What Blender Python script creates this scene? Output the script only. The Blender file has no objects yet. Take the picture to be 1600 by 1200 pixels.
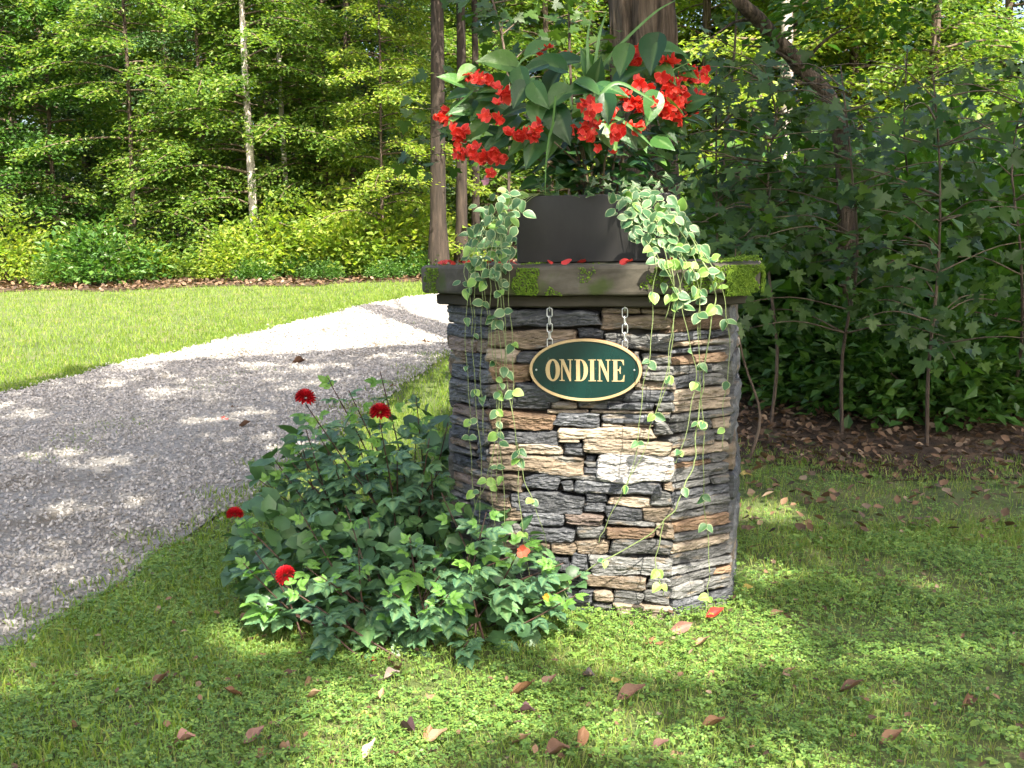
import bpy, math, random
import numpy as np
from mathutils import Vector, Matrix, noise
R = math.radians
rng = np.random.default_rng(7)
random.seed(7)
sc = bpy.context.scene
COL = sc.collection

# ------------------------------------------------------------------ camera
F_PX, EYE = 1733.0, 1.5
PITCH = math.atan(215.0 / F_PX)
cam_d = bpy.data.cameras.new('camera'); cam = bpy.data.objects.new('camera', cam_d); COL.objects.link(cam)
cam_d.sensor_fit = 'HORIZONTAL'; cam_d.sensor_width = 36.0; cam_d.lens = 36.0 * F_PX / 1600.0
cam_d.clip_start = 0.05; cam_d.clip_end = 500
ROLL = R(0.8)                                  # the phone was held a touch crooked
cam.location = (0, 0, EYE); cam.rotation_euler = (Matrix.Rotation(R(90) - PITCH, 3, 'X') @ Matrix.Rotation(-ROLL, 3, 'Z')).to_euler()
sc.camera = cam
# ------------------------------------------------------------------ light
SUN_EL, SUN_AZ = 50.0, (0.40, -0.9165)       # horizontal direction towards the sun
S = np.array([SUN_AZ[0] * math.cos(R(SUN_EL)), SUN_AZ[1] * math.cos(R(SUN_EL)), math.sin(R(SUN_EL))])
S = S / np.linalg.norm(S)
world = bpy.data.worlds.new('World'); sc.world = world; world.use_nodes = True
wn = world.node_tree; bg = wn.nodes['Background']
sky = wn.nodes.new('ShaderNodeTexSky'); sky.sky_type = 'NISHITA'; sky.sun_disc = False
sky.sun_elevation = R(SUN_EL); sky.sun_rotation = math.atan2(S[0], S[1])
sky.air_density = 1.0; sky.dust_density = 6.0; sky.ozone_density = 1.0
wn.links.new(sky.outputs[0], bg.inputs[0]); bg.inputs[1].default_value = 0.15
sun_d = bpy.data.lights.new('sun', 'SUN'); sun_d.energy = 5.0; sun_d.angle = R(0.53); sun_d.color = (1.0, 0.93, 0.80)
sun = bpy.data.objects.new('sun', sun_d); COL.objects.link(sun)
sun.rotation_euler = Vector((-S[0], -S[1], -S[2])).to_track_quat('-Z', 'Y').to_euler()
sun.location = (6, -12, 16)
sc.view_settings.view_transform = 'Standard'; sc.view_settings.look = 'None'
sc.view_settings.exposure = 1.95; sc.view_settings.gamma = 1.0
sc.cycles.max_bounces = 5; sc.cycles.diffuse_bounces = 3; sc.cycles.glossy_bounces = 2
sc.cycles.transmission_bounces = 4; sc.cycles.transparent_max_bounces = 4
sc.cycles.use_denoising = True
sc.cycles.use_adaptive_sampling = True; sc.cycles.adaptive_threshold = 0.025

# ------------------------------------------------------------------ picture -> place
cp, sp = math.cos(PITCH), math.sin(PITCH)
def ray(px, py):
    a, b = (px - 800) / F_PX, -(py - 600) / F_PX
    a, b = a * math.cos(ROLL) + b * math.sin(ROLL), -a * math.sin(ROLL) + b * math.cos(ROLL)
    return np.array([a, cp + b * sp, -sp + b * cp])
def at(px, py, Y):
    d = ray(px, py); t = Y / d[1]
    return np.array([0, 0, EYE]) + d * t
def zt(x, y):
    s = y - 4.9
    return 0.03 * (s + np.sqrt(s * s + 0.5)) - 0.008 + 0.012 * np.sin(x * 1.3 + y * 0.7) * np.clip((y - 1) / 6, 0, 1)
def gnd(px, py):
    d = ray(px, py); t = EYE / -d[2] if d[2] < 0 else 60
    for _ in range(60):
        x, y = d[0] * t, d[1] * t
        e = (EYE + d[2] * t) - zt(x, y)
        t += e * 0.8 / max(0.05, -d[2] + 0.06)
    return np.array([d[0] * t, d[1] * t, float(zt(d[0] * t, d[1] * t))])
# pillar frame: a square pillar with broad cut corners, front face turned a little to the left
YAW = R(13.0)
E1 = np.array([math.cos(YAW), -math.sin(YAW), 0]); E2 = np.array([math.sin(YAW), math.cos(YAW), 0])
c0 = gnd(1047, 966); CORNER = np.array([c0[0], c0[1], 0.0])
def _hit(px, n):
    d = ray(px, 760); o = np.array([0, 0, EYE]); t = ((CORNER - o) @ n) / (d @ n)
    return o + d * t
FW = float(np.linalg.norm((_hit(766, E2) - CORNER)[:2]))           # width of the front face
CH = float(np.linalg.norm((_hit(1143, (E1 - E2) / math.sqrt(2)) - CORNER)[:2]))   # width of a cut corner
FX = FW / 2; HW = FX + CH / math.sqrt(2); HC = (FX + HW) / math.sqrt(2)
PC = CORNER - FX * E1 + HW * E2            # pillar centre on the ground
FACES = {'front': (0, HW, FW), 'cut_right': (1, HC, CH), 'right': (2, HW, FW), 'cut_back_right': (3, HC, CH), 'back': (4, HW, FW), 'cut_back_left': (5, HC, CH), 'left': (6, HW, FW), 'cut_left': (7, HC, CH)}
def octo(off, n):
    """points round the cut-corner outline, grown by off"""
    h, f = HW + off, FX + off * math.tan(R(22.5)); P = [(-f, -h), (f, -h), (h, -f), (h, f), (f, h), (-f, h), (-h, f), (-h, -f)]; out = []
    for q in range(8):
        a, b = np.array(P[q]), np.array(P[(q + 1) % 8]); k = n if q % 2 == 0 else max(3, int(n * CH / FW))
        out += [tuple(a + (b - a) * t / k) for t in range(k)]
    return out
def loc2w(p): return PC + p[0] * E1 + p[1] * E2 + np.array([0, 0, p[2]])
def w2loc(w):
    d = np.asarray(w) - PC
    return np.array([d @ E1, d @ E2, d[2]])
def fpl(px, py, off=0.0):
    """pillar-local point where the ray meets the front plane pushed out by off"""
    o = np.array([0, 0, EYE]); d = ray(px, py)
    t = (-HW - off - (o - PC) @ E2) / (d @ E2)
    return w2loc(o + d * t)
def opl(px, py, off=0.0):
    """the same on the outline with its cut corners"""
    o = np.array([0, 0, EYE]) - PC; d = ray(px, py); ts = []
    for n, c in ((-E2, HW), ((E1 - E2) / math.sqrt(2), HC), ((-E1 - E2) / math.sqrt(2), HC)):
        ts.append((c + off - o @ n) / (d @ n))
    return w2loc(o + PC + d * max(ts))

# ------------------------------------------------------------------ mesh helpers
def mesh_np(name, V, Fs, smooth=False, attrs=None):
    """V (n,3); Fs list of (m,k) int arrays"""
    me = bpy.data.meshes.new(name)
    V = np.asarray(V, dtype=np.float32)
    Fs = [np.asarray(f, dtype=np.int32) for f in (Fs if isinstance(Fs, list) else [Fs]) if len(f)]
    nl = sum(f.size for f in Fs); npoly = sum(len(f) for f in Fs)
    me.vertices.add(len(V)); me.vertices.foreach_set('co', V.ravel())
    me.loops.add(nl); me.polygons.add(npoly)
    me.loops.foreach_set('vertex_index', np.concatenate([f.ravel() for f in Fs]))
    tot = np.concatenate([np.full(len(f), f.shape[1], np.int32) for f in Fs])
    st = np.concatenate([[0], np.cumsum(tot)[:-1]]).astype(np.int32)
    me.polygons.foreach_set('loop_start', st); me.polygons.foreach_set('loop_total', tot)
    me.polygons.foreach_set('use_smooth', np.full(npoly, bool(smooth)))
    if attrs:
        for k, a in attrs.items():
            at_ = me.attributes.new(k, 'FLOAT', 'POINT'); at_.data.foreach_set('value', np.asarray(a, np.float32))
    me.update(calc_edges=True)
    return me
class Geo:
    def __init__(s): s.V = []; s.Q = []; s.T = []; s.n = 0
    def add(s, V, Q=None, T=None):
        V = np.asarray(V, float)
        if Q is not None and len(Q): s.Q.append(np.asarray(Q, int).reshape(-1, 4) + s.n)
        if T is not None and len(T): s.T.append(np.asarray(T, int).reshape(-1, 3) + s.n)
        s.V.append(V); s.n += len(V)
    def mesh(s, name, smooth=False):
        Fs = []
        if s.Q: Fs.append(np.concatenate(s.Q))
        if s.T: Fs.append(np.concatenate(s.T))
        return mesh_np(name, np.concatenate(s.V), Fs, smooth)
def link(name, me, mat=None, parent=None, kind=None, label=None, cat=None, group=None):
    o = bpy.data.objects.new(name, me); COL.objects.link(o)
    if mat is not None and me is not None and not me.materials: me.materials.append(mat)
    if parent is not None: o.parent = parent
    if kind: o['kind'] = kind
    if label: o['label'] = label
    if cat: o['category'] = cat
    if group: o['group'] = group
    return o
def thing(name, loc, label, cat, group=None, rz=0):
    o = link(name, None, label=label, cat=cat, group=group)
    o.location = loc; o.rotation_euler = (0, 0, rz); o.empty_display_size = 0.1
    return o
def norm(a): return a / np.maximum(np.linalg.norm(a, axis=-1, keepdims=True), 1e-9)
def basis(d, n, s):
    """(N,3) dirs & normals, (N,) scale -> (N,3,3) with columns x,y,z"""
    y = norm(d); z = norm(n - np.sum(n * y, -1, keepdims=True) * y); x = np.cross(y, z)
    return np.stack([x, y, z], -1) * np.asarray(s)[:, None, None]
def scatter(tV, tFs, P, B):
    """instances of a template merged into arrays"""
    n, k = len(P), len(tV)
    V = np.einsum('nij,kj->nki', B, tV) + P[:, None, :]
    off = (np.arange(n) * k)[:, None, None]
    return V.reshape(-1, 3), [(np.asarray(f)[None] + off).reshape(-1, np.asarray(f).shape[1]) for f in tFs]
def place(o, P, B):
    """matrix_basis from local position and 3x3"""
    M = Matrix(((B[0][0], B[0][1], B[0][2], P[0]), (B[1][0], B[1][1], B[1][2], P[1]), (B[2][0], B[2][1], B[2][2], P[2]), (0, 0, 0, 1)))
    o.matrix_basis = M
def catmull(pts, n):
    pts = np.asarray(pts, float)
    P = np.vstack([2 * pts[0] - pts[1], pts, 2 * pts[-1] - pts[-2]])
    out = []
    for i in range(len(pts) - 1):
        a, b, c, d = P[i:i + 4]
        t = np.linspace(0, 1, n, endpoint=False)[:, None]
        out.append(0.5 * ((2 * b) + (-a + c) * t + (2 * a - 5 * b + 4 * c - d) * t ** 2 + (-a + 3 * b - 3 * c + d) * t ** 3))
    out.append(pts[-1:]); return np.vstack(out)
def tube(pts, rad, k=6, cap=True):
    pts = np.asarray(pts, float); n = len(pts); rad = np.broadcast_to(np.asarray(rad, float), (n,))
    tg = norm(np.gradient(pts, axis=0))
    ref = np.array([0, 0, 1.0]) if abs(tg[0][2]) < 0.9 else np.array([1.0, 0, 0])
    u = norm(np.cross(tg, ref)); v = np.cross(tg, u)
    a = np.arange(k) / k * 2 * math.pi
    V = pts[:, None] + rad[:, None, None] * (np.cos(a)[None, :, None] * u[:, None] + np.sin(a)[None, :, None] * v[:, None])
    V = V.reshape(-1, 3); Q = []
    i, j = np.meshgrid(np.arange(n - 1), np.arange(k), indexing='ij')
    j2 = (j + 1) % k
    Q = np.stack([i * k + j, i * k + j2, (i + 1) * k + j2, (i + 1) * k + j], -1).reshape(-1, 4)
    T = []
    if cap:
        V = np.vstack([V, pts[-1:]]); e = (n - 1) * k
        T = [(e + q, e + (q + 1) % k, len(V) - 1) for q in range(k)]
    return V, Q, T

# ------------------------------------------------------------------ materials
def newmat(name):
    m = bpy.data.materials.new(name); m.use_nodes = True
    nt = m.node_tree; nt.nodes.clear()
    return m, nt, nt.nodes.new, nt.links.new
def ramp(N, stops):
    r = N('ShaderNodeValToRGB'); e = r.color_ramp.elements
    while len(e) < len(stops): e.new(0.5)
    for el, (p, c) in zip(e, stops): el.position = p; el.color = (*c, 1)
    return r
def mat_leaf(name, cols, rough=0.5, trans=0.3, per='island', spec=0.4, tint=None, edge=None, vein=0.0):
    m, nt, N, L = newmat(name)
    out = N('ShaderNodeOutputMaterial'); p = N('ShaderNodeBsdfPrincipled'); tr = N('ShaderNodeBsdfTranslucent'); mx = N('ShaderNodeMixShader')
    if per == 'island': src = N('ShaderNodeNewGeometry').outputs['Random Per Island']
    else: src = N('ShaderNodeObjectInfo').outputs['Random']
    r = ramp(N, [(i / max(1, len(cols) - 1), c) for i, c in enumerate(cols)])
    L(src, r.inputs[0])
    nz = N('ShaderNodeTexNoise'); nz.inputs['Scale'].default_value = 38; nz.inputs['Detail'].default_value = 3
    tc = N('ShaderNodeTexCoord'); L(tc.outputs['Object'], nz.inputs['Vector'])
    hs = N('ShaderNodeHueSaturation'); mr = N('ShaderNodeMapRange'); mr.inputs['To Min'].default_value = 0.72; mr.inputs['To Max'].default_value = 1.25
    L(nz.outputs[0], mr.inputs[0]); L(mr.outputs[0], hs.inputs['Value']); L(r.outputs[0], hs.inputs['Color'])
    col = hs.outputs[0]
    if edge:
        a = N('ShaderNodeAttribute'); a.attribute_name = 'edge'
        ad = N('ShaderNodeMath'); ad.operation = 'ADD'; sb = N('ShaderNodeMath'); sb.operation = 'MULTIPLY_ADD'
        n2 = N('ShaderNodeTexNoise'); n2.inputs['Scale'].default_value = 5; L(tc.outputs['Object'], n2.inputs['Vector'])
        sb.inputs[1].default_value = 0.5; sb.inputs[2].default_value = -0.25
        L(n2.outputs[0], sb.inputs[0]); L(a.outputs['Fac'], ad.inputs[0]); L(sb.outputs[0], ad.inputs[1])
        rr = ramp(N, [(0.74, (0, 0, 0)), (0.92, (1, 1, 1))]); L(ad.outputs[0], rr.inputs[0])
        mc = N('ShaderNodeMix'); mc.data_type = 'RGBA'; L(rr.outputs[0], mc.inputs[0]); L(col, mc.inputs[6]); mc.inputs[7].default_value = (*edge, 1)
        col = mc.outputs[2]
    if vein:
        a = N('ShaderNodeAttribute'); a.attribute_name = 'vein'
        mc = N('ShaderNodeMix'); mc.data_type = 'RGBA'; ml = N('ShaderNodeMath'); ml.operation = 'MULTIPLY'; ml.inputs[1].default_value = vein
        L(a.outputs['Fac'], ml.inputs[0]); L(ml.outputs[0], mc.inputs[0]); L(col, mc.inputs[6]); mc.inputs[7].default_value = (0.20, 0.30, 0.12, 1)
        col = mc.outputs[2]
    L(col, p.inputs['Base Color']); p.inputs['Roughness'].default_value = rough; p.inputs['Specular IOR Level'].default_value = spec
    bp = N('ShaderNodeBump'); bp.inputs['Strength'].default_value = 0.25; bp.inputs['Distance'].default_value = 0.004
    L(nz.outputs[0], bp.inputs['Height']); L(bp.outputs[0], p.inputs['Normal'])
    tm = N('ShaderNodeMix'); tm.data_type = 'RGBA'; tm.blend_type = 'MULTIPLY'; tm.inputs[0].default_value = 1
    L(col, tm.inputs[6]); tm.inputs[7].default_value = (*(tint or (1.5, 1.6, 0.6)), 1)
    L(tm.outputs[2], tr.inputs[0])
    mx.inputs[0].default_value = trans
    L(p.outputs[0], mx.inputs[1]); L(tr.outputs[0], mx.inputs[2]); L(mx.outputs[0], out.inputs[0])
    return m
def mat_noise(name, stops, scale=(6, 6, 6), detail=6, rough=0.8, bump=0.4, bdist=0.01, metal=0.0, spec=0.3, coord='Object', rand=0.0, fine=0, distort=0.0, per='object', stops2=None):
    m, nt, N, L = newmat(name)
    out = N('ShaderNodeOutputMaterial'); p = N('ShaderNodeBsdfPrincipled'); L(p.outputs[0], out.inputs[0])
    tc = N('ShaderNodeTexCoord'); mp = N('ShaderNodeMapping'); mp.inputs['Scale'].default_value = scale
    L(tc.outputs[coord], mp.inputs['Vector'])
    vec = mp.outputs[0]
    if per == 'object': rnd = N('ShaderNodeObjectInfo').outputs['Random']
    else: rnd = N('ShaderNodeNewGeometry').outputs['Random Per Island']
    if rand:
        mu = N('ShaderNodeMath'); mu.operation = 'MULTIPLY'; mu.inputs[1].default_value = 57.0; L(rnd, mu.inputs[0])
        cx = N('ShaderNodeCombineXYZ'); L(mu.outputs[0], cx.inputs[0]); L(mu.outputs[0], cx.inputs[1]); L(mu.outputs[0], cx.inputs[2])
        va = N('ShaderNodeVectorMath'); va.operation = 'ADD'; L(vec, va.inputs[0]); L(cx.outputs[0], va.inputs[1]); vec = va.outputs[0]
    nz = N('ShaderNodeTexNoise'); nz.inputs['Scale'].default_value = 1; nz.inputs['Detail'].default_value = detail; nz.inputs['Roughness'].default_value = 0.62
    nz.inputs['Distortion'].default_value = distort
    L(vec, nz.inputs['Vector'])
    r = ramp(N, stops); L(nz.outputs[0], r.inputs[0]); col = r.outputs[0]
    if stops2:
        n3 = N('ShaderNodeTexNoise'); n3.inputs['Scale'].default_value = stops2[0]; n3.inputs['Detail'].default_value = 4
        L(tc.outputs[coord], n3.inputs['Vector']) if not rand else L(va.outputs[0], n3.inputs['Vector'])
        r3 = ramp(N, [(stops2[2], (0, 0, 0)), (stops2[2] + 0.12, (1, 1, 1))]); L(n3.outputs[0], r3.inputs[0])
        mc = N('ShaderNodeMix'); mc.data_type = 'RGBA'; L(r3.outputs[0], mc.inputs[0]); L(col, mc.inputs[6]); mc.inputs[7].default_value = (*stops2[1], 1); col = mc.outputs[2]
    if rand:
        hs = N('ShaderNodeHueSaturation'); mr = N('ShaderNodeMapRange'); mr.inputs['To Min'].default_value = 1 - rand; mr.inputs['To Max'].default_value = 1 + rand
        L(rnd, mr.inputs[0]); L(mr.outputs[0], hs.inputs['Value']); L(col, hs.inputs['Color']); col = hs.outputs[0]
    L(col, p.inputs['Base Color'])
    p.inputs['Roughness'].default_value = rough; p.inputs['Metallic'].default_value = metal; p.inputs['Specular IOR Level'].default_value = spec
    h = nz.outputs[0]
    if fine:
        n2 = N('ShaderNodeTexNoise'); n2.inputs['Scale'].default_value = fine; n2.inputs['Detail'].default_value = 5; L(vec, n2.inputs['Vector'])
        ad = N('ShaderNodeMath'); ad.operation = 'MULTIPLY_ADD'; ad.inputs[1].default_value = 0.5; L(n2.outputs[0], ad.inputs[0]); L(h, ad.inputs[2]); h = ad.outputs[0]
    b = N('ShaderNodeBump'); b.inputs['Strength'].default_value = bump; b.inputs['Distance'].default_value = bdist
    L(h, b.inputs['Height']); L(b.outputs[0], p.inputs['Normal'])
    return m
def mat_plain(name, col, rough=0.5, metal=0.0, spec=0.5):
    return mat_noise(name, [(0.3, tuple(c * 0.8 for c in col)), (0.7, tuple(min(1, c * 1.12) for c in col))], (9, 9, 9), 4, rough, 0.08, 0.003, metal, spec)

M = {}
M['soil'] = mat_noise('lawn_soil', [(0.3, (0.05, 0.06, 0.022)), (0.5, (0.075, 0.10, 0.028)), (0.7, (0.12, 0.11, 0.05))], (3, 3, 3), 8, 0.95, 0.8, 0.03, fine=9)
M['gravel_bed'] = mat_noise('gravel_bed', [(0.25, (0.12, 0.11, 0.095)), (0.5, (0.25, 0.235, 0.21)), (0.75, (0.42, 0.39, 0.355))], (34, 34, 34), 9, 0.9, 1.0, 0.03, fine=3, stops2=(1.1, (0.16, 0.135, 0.10), 0.55))
M['gravel'] = mat_noise('gravel_stone', [(0.3, (0.18, 0.17, 0.155)), (0.6, (0.35, 0.33, 0.305)), (0.8, (0.52, 0.485, 0.44))], (9, 9, 9), 4, 0.85, 0.3, 0.005, rand=0.30, per='island')
M['duff'] = mat_noise('woodland_duff', [(0.3, (0.022, 0.015, 0.009)), (0.55, (0.06, 0.038, 0.022)), (0.75, (0.12, 0.08, 0.05))], (5, 5, 5), 9, 0.95, 1.0, 0.04, fine=8)
M['litter'] = mat_leaf('leaf_litter', [(0.035, 0.020, 0.011), (0.10, 0.058, 0.030), (0.17, 0.10, 0.055), (0.06, 0.036, 0.022), (0.28, 0.20, 0.13)], 0.75, 0.1)
M['grass'] = mat_leaf('grass_blade', [(0.10, 0.175, 0.035), (0.155, 0.25, 0.042), (0.21, 0.28, 0.055), (0.27, 0.25, 0.10)], 0.5, 0.35)
M['clover'] = mat_leaf('clover_leaf', [(0.085, 0.17, 0.042), (0.13, 0.235, 0.046), (0.20, 0.29, 0.06)], 0.5, 0.3)
M['sungrass'] = mat_leaf('lawn_grass', [(0.09, 0.17, 0.02), (0.15, 0.23, 0.025), (0.22, 0.27, 0.04)], 0.55, 0.4)
M['bark'] = mat_noise('bark_grey_brown', [(0.35, (0.028, 0.021, 0.015)), (0.52, (0.12, 0.088, 0.064)), (0.75, (0.25, 0.19, 0.14))], (20, 20, 2.2), 9, 0.95, 1.0, 0.06, fine=3, distort=0.5)
M['bark_red'] = mat_noise('bark_red_brown', [(0.3, (0.012, 0.009, 0.007)), (0.55, (0.034, 0.025, 0.018)), (0.8, (0.075, 0.055, 0.04))], (12, 12, 1.5), 7, 0.9, 1.0, 0.03, fine=3)
M['bark_pale'] = mat_noise('bark_pale', [(0.3, (0.16, 0.13, 0.11)), (0.5, (0.42, 0.37, 0.33)), (0.8, (0.62, 0.57, 0.52))], (5, 5, 2), 6, 0.85, 0.5, 0.02)
M['stem_dark'] = mat_noise('stem_dark', [(0.3, (0.03, 0.018, 0.012)), (0.7, (0.07, 0.035, 0.025))], (20, 20, 8), 4, 0.6)
M['twig'] = mat_noise('twig_brown', [(0.3, (0.06, 0.045, 0.03)), (0.7, (0.16, 0.12, 0.08))], (20, 20, 8), 4, 0.8)
M['beech'] = mat_leaf('leaf_beech', [(0.055, 0.115, 0.025), (0.09, 0.17, 0.03), (0.14, 0.22, 0.04), (0.22, 0.27, 0.055)], 0.42, 0.5)
M['yellowgreen'] = mat_leaf('leaf_yellow_green', [(0.11, 0.19, 0.028), (0.19, 0.27, 0.04), (0.30, 0.32, 0.06)], 0.5, 0.5)
M['hemlock'] = mat_leaf('leaf_hemlock', [(0.025, 0.065, 0.022), (0.045, 0.10, 0.03), (0.07, 0.13, 0.035)], 0.5, 0.2)
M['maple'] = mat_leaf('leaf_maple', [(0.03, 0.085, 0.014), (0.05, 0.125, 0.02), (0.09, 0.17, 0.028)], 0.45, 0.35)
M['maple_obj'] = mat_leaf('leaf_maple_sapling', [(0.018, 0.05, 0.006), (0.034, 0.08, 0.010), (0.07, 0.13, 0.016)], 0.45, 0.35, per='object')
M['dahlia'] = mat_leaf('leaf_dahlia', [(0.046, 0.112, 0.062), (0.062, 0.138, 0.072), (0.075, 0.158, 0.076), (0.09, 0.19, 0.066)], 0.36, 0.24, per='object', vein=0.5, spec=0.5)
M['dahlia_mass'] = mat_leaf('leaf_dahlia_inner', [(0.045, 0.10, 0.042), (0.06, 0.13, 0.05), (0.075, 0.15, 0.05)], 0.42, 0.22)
M['dahlia_young'] = mat_leaf('leaf_dahlia_young', [(0.10, 0.24, 0.04), (0.15, 0.30, 0.05)], 0.4, 0.35, per='object', vein=0.4)
M['begonia'] = mat_leaf('leaf_begonia', [(0.013, 0.052, 0.014), (0.024, 0.08, 0.018), (0.04, 0.112, 0.022), (0.08, 0.165, 0.03)], 0.33, 0.14, per='object', vein=0.35, spec=0.35)
M['vinca'] = mat_leaf('leaf_vinca', [(0.045, 0.115, 0.05), (0.07, 0.155, 0.065), (0.10, 0.20, 0.085)], 0.34, 0.28, per='object', edge=(0.34, 0.40, 0.22), spec=0.35)
M['vinca_young'] = mat_leaf('leaf_vinca_young', [(0.16, 0.32, 0.06), (0.24, 0.40, 0.10)], 0.4, 0.35, per='object', edge=(0.38, 0.48, 0.16))
M['ivy'] = mat_leaf('leaf_ivy', [(0.025, 0.07, 0.02), (0.045, 0.10, 0.025)], 0.35, 0.2, per='object', edge=(0.16, 0.2, 0.10))
M['vine_stem'] = mat_plain('vine_stem', (0.17, 0.22, 0.08), 0.5)
M['spike'] = mat_leaf('leaf_spike', [(0.08, 0.18, 0.05), (0.12, 0.24, 0.07)], 0.4, 0.3, per='object')
M['red_flower'] = mat_leaf('petal_scarlet', [(0.60, 0.020, 0.016), (0.72, 0.04, 0.028), (0.80, 0.075, 0.05)], 0.45, 0.35, per='object', tint=(1.1, 0.6, 0.5), edge=(0.90, 0.16, 0.10))
M['dahlia_flower'] = mat_leaf('petal_crimson', [(0.34, 0.004, 0.010), (0.46, 0.008, 0.016)], 0.5, 0.2, tint=(1.1, 0.5, 0.5))
M['coral'] = mat_leaf('petal_coral', [(0.50, 0.13, 0.075), (0.42, 0.09, 0.05)], 0.5, 0.3, per='object', tint=(1.1, 0.7, 0.5))
M['faded'] = mat_leaf('petal_faded', [(0.55, 0.30, 0.36), (0.5, 0.2, 0.28)], 0.5, 0.3, per='object', tint=(1, 0.8, 0.8))
M['stamen'] = mat_plain('stamen_yellow', (0.75, 0.5, 0.06), 0.6)
M['moss'] = mat_noise('moss', [(0.3, (0.045, 0.09, 0.008)), (0.55, (0.11, 0.19, 0.015)), (0.75, (0.20, 0.28, 0.03))], (55, 55, 55), 5, 0.95, 1.0, 0.012)
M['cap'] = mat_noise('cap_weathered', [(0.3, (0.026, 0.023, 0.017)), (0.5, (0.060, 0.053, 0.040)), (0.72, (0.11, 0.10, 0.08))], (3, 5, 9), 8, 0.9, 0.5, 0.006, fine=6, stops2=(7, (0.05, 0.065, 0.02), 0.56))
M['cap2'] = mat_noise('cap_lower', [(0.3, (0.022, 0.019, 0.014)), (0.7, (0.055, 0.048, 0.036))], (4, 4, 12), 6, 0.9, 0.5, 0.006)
M['core'] = mat_noise('pillar_core', [(0.3, (0.02, 0.018, 0.016)), (0.7, (0.05, 0.045, 0.04))], (12, 12, 12), 5, 0.95)
M['pot'] = mat_noise('planter_dark', [(0.3, (0.013, 0.012, 0.0115)), (0.7, (0.026, 0.0245, 0.023))], (6, 6, 3), 7, 0.5, 0.15, 0.002, spec=0.4, fine=12)
M['pot_soil'] = mat_noise('potting_soil', [(0.3, (0.015, 0.011, 0.008)), (0.7, (0.05, 0.035, 0.025))], (30, 30, 30), 5, 0.95, 1.0, 0.01)
M['sign_green'] = mat_noise('sign_green', [(0.3, (0.0012, 0.016, 0.0145)), (0.7, (0.0022, 0.024, 0.021))], (9, 9, 3), 6, 0.26, 0.05, 0.001, spec=0.5, stops2=(38, (0.02, 0.04, 0.034), 0.66))
M['sign_gold'] = mat_noise('sign_gold', [(0.3, (0.40, 0.29, 0.15)), (0.7, (0.48, 0.36, 0.20))], (12, 12, 12), 4, 0.38, 0.05, 0.001, metal=0.25)
M['sign_edge'] = mat_plain('sign_edge', (0.20, 0.09, 0.03), 0.5)
M['chain'] = mat_plain('zinc', (0.62, 0.64, 0.66), 0.28, 0.85)
for k, stp, rg in (('slate', [(0.28, (0.022, 0.026, 0.034)), (0.5, (0.062, 0.066, 0.075)), (0.64, (0.13, 0.137, 0.15)), (0.82, (0.40, 0.41, 0.43))], 0.5),
                   ('grey', [(0.28, (0.04, 0.04, 0.038)), (0.5, (0.115, 0.115, 0.11)), (0.66, (0.20, 0.20, 0.19)), (0.85, (0.42, 0.41, 0.38))], 0.6),
                   ('brown', [(0.28, (0.06, 0.045, 0.03)), (0.5, (0.17, 0.125, 0.08)), (0.68, (0.28, 0.21, 0.14)), (0.85, (0.42, 0.34, 0.25))], 0.7),
                   ('tan', [(0.28, (0.12, 0.09, 0.06)), (0.5, (0.27, 0.21, 0.145)), (0.68, (0.39, 0.32, 0.23)), (0.85, (0.52, 0.45, 0.35))], 0.7),
                   ('rust', [(0.28, (0.08, 0.05, 0.03)), (0.5, (0.21, 0.125, 0.065)), (0.66, (0.29, 0.19, 0.11)), (0.85, (0.38, 0.31, 0.22))], 0.7),
                   ('rose', [(0.28, (0.08, 0.055, 0.045)), (0.5, (0.20, 0.145, 0.115)), (0.7, (0.30, 0.23, 0.19))], 0.7),
                   ('pale', [(0.28, (0.20, 0.19, 0.18)), (0.5, (0.42, 0.40, 0.39)), (0.7, (0.56, 0.54, 0.52))], 0.6)):
    s2 = {'brown': (0.9, (0.13, 0.13, 0.12), 0.56), 'tan': (0.9, (0.19, 0.17, 0.14), 0.58), 'grey': (0.8, (0.17, 0.13, 0.085), 0.60), 'slate': (0.7, (0.14, 0.115, 0.085), 0.66), 'pale': (1.0, (0.20, 0.12, 0.055), 0.60)}.get(k)
    M[k] = mat_noise('stone_' + k, [(p_, tuple((0.74 if k == 'pale' else 0.76 if k in ('tan', 'rust', 'brown') else 0.68) * (0.88 * v + 0.12 * sum(c_) / 3) for v in c_)) for p_, c_ in stp], (9, 9, 40), 10, rg, 1.0, 0.010, rand=0.34, fine=4.5, distort=0.9, stops2=s2, spec=0.45)
FALL = {}
for k, c in (('orange', (0.23, 0.12, 0.06)), ('tan', (0.29, 0.18, 0.105)), ('brown', (0.14, 0.075, 0.045)), ('purple', (0.085, 0.045, 0.048)), ('yellow', (0.5, 0.38, 0.12)), ('pink', (0.25, 0.135, 0.105)), ('cream', (0.42, 0.35, 0.23)), ('red', (0.55, 0.04, 0.03)), ('grey', (0.24, 0.19, 0.17))):
    FALL[k] = mat_leaf('fallen_' + k, [tuple(v * 0.75 for v in c), tuple(min(1, v * 1.15) for v in c)], 0.55, 0.2, per='object', tint=(1.1, 1, 0.8))

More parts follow.
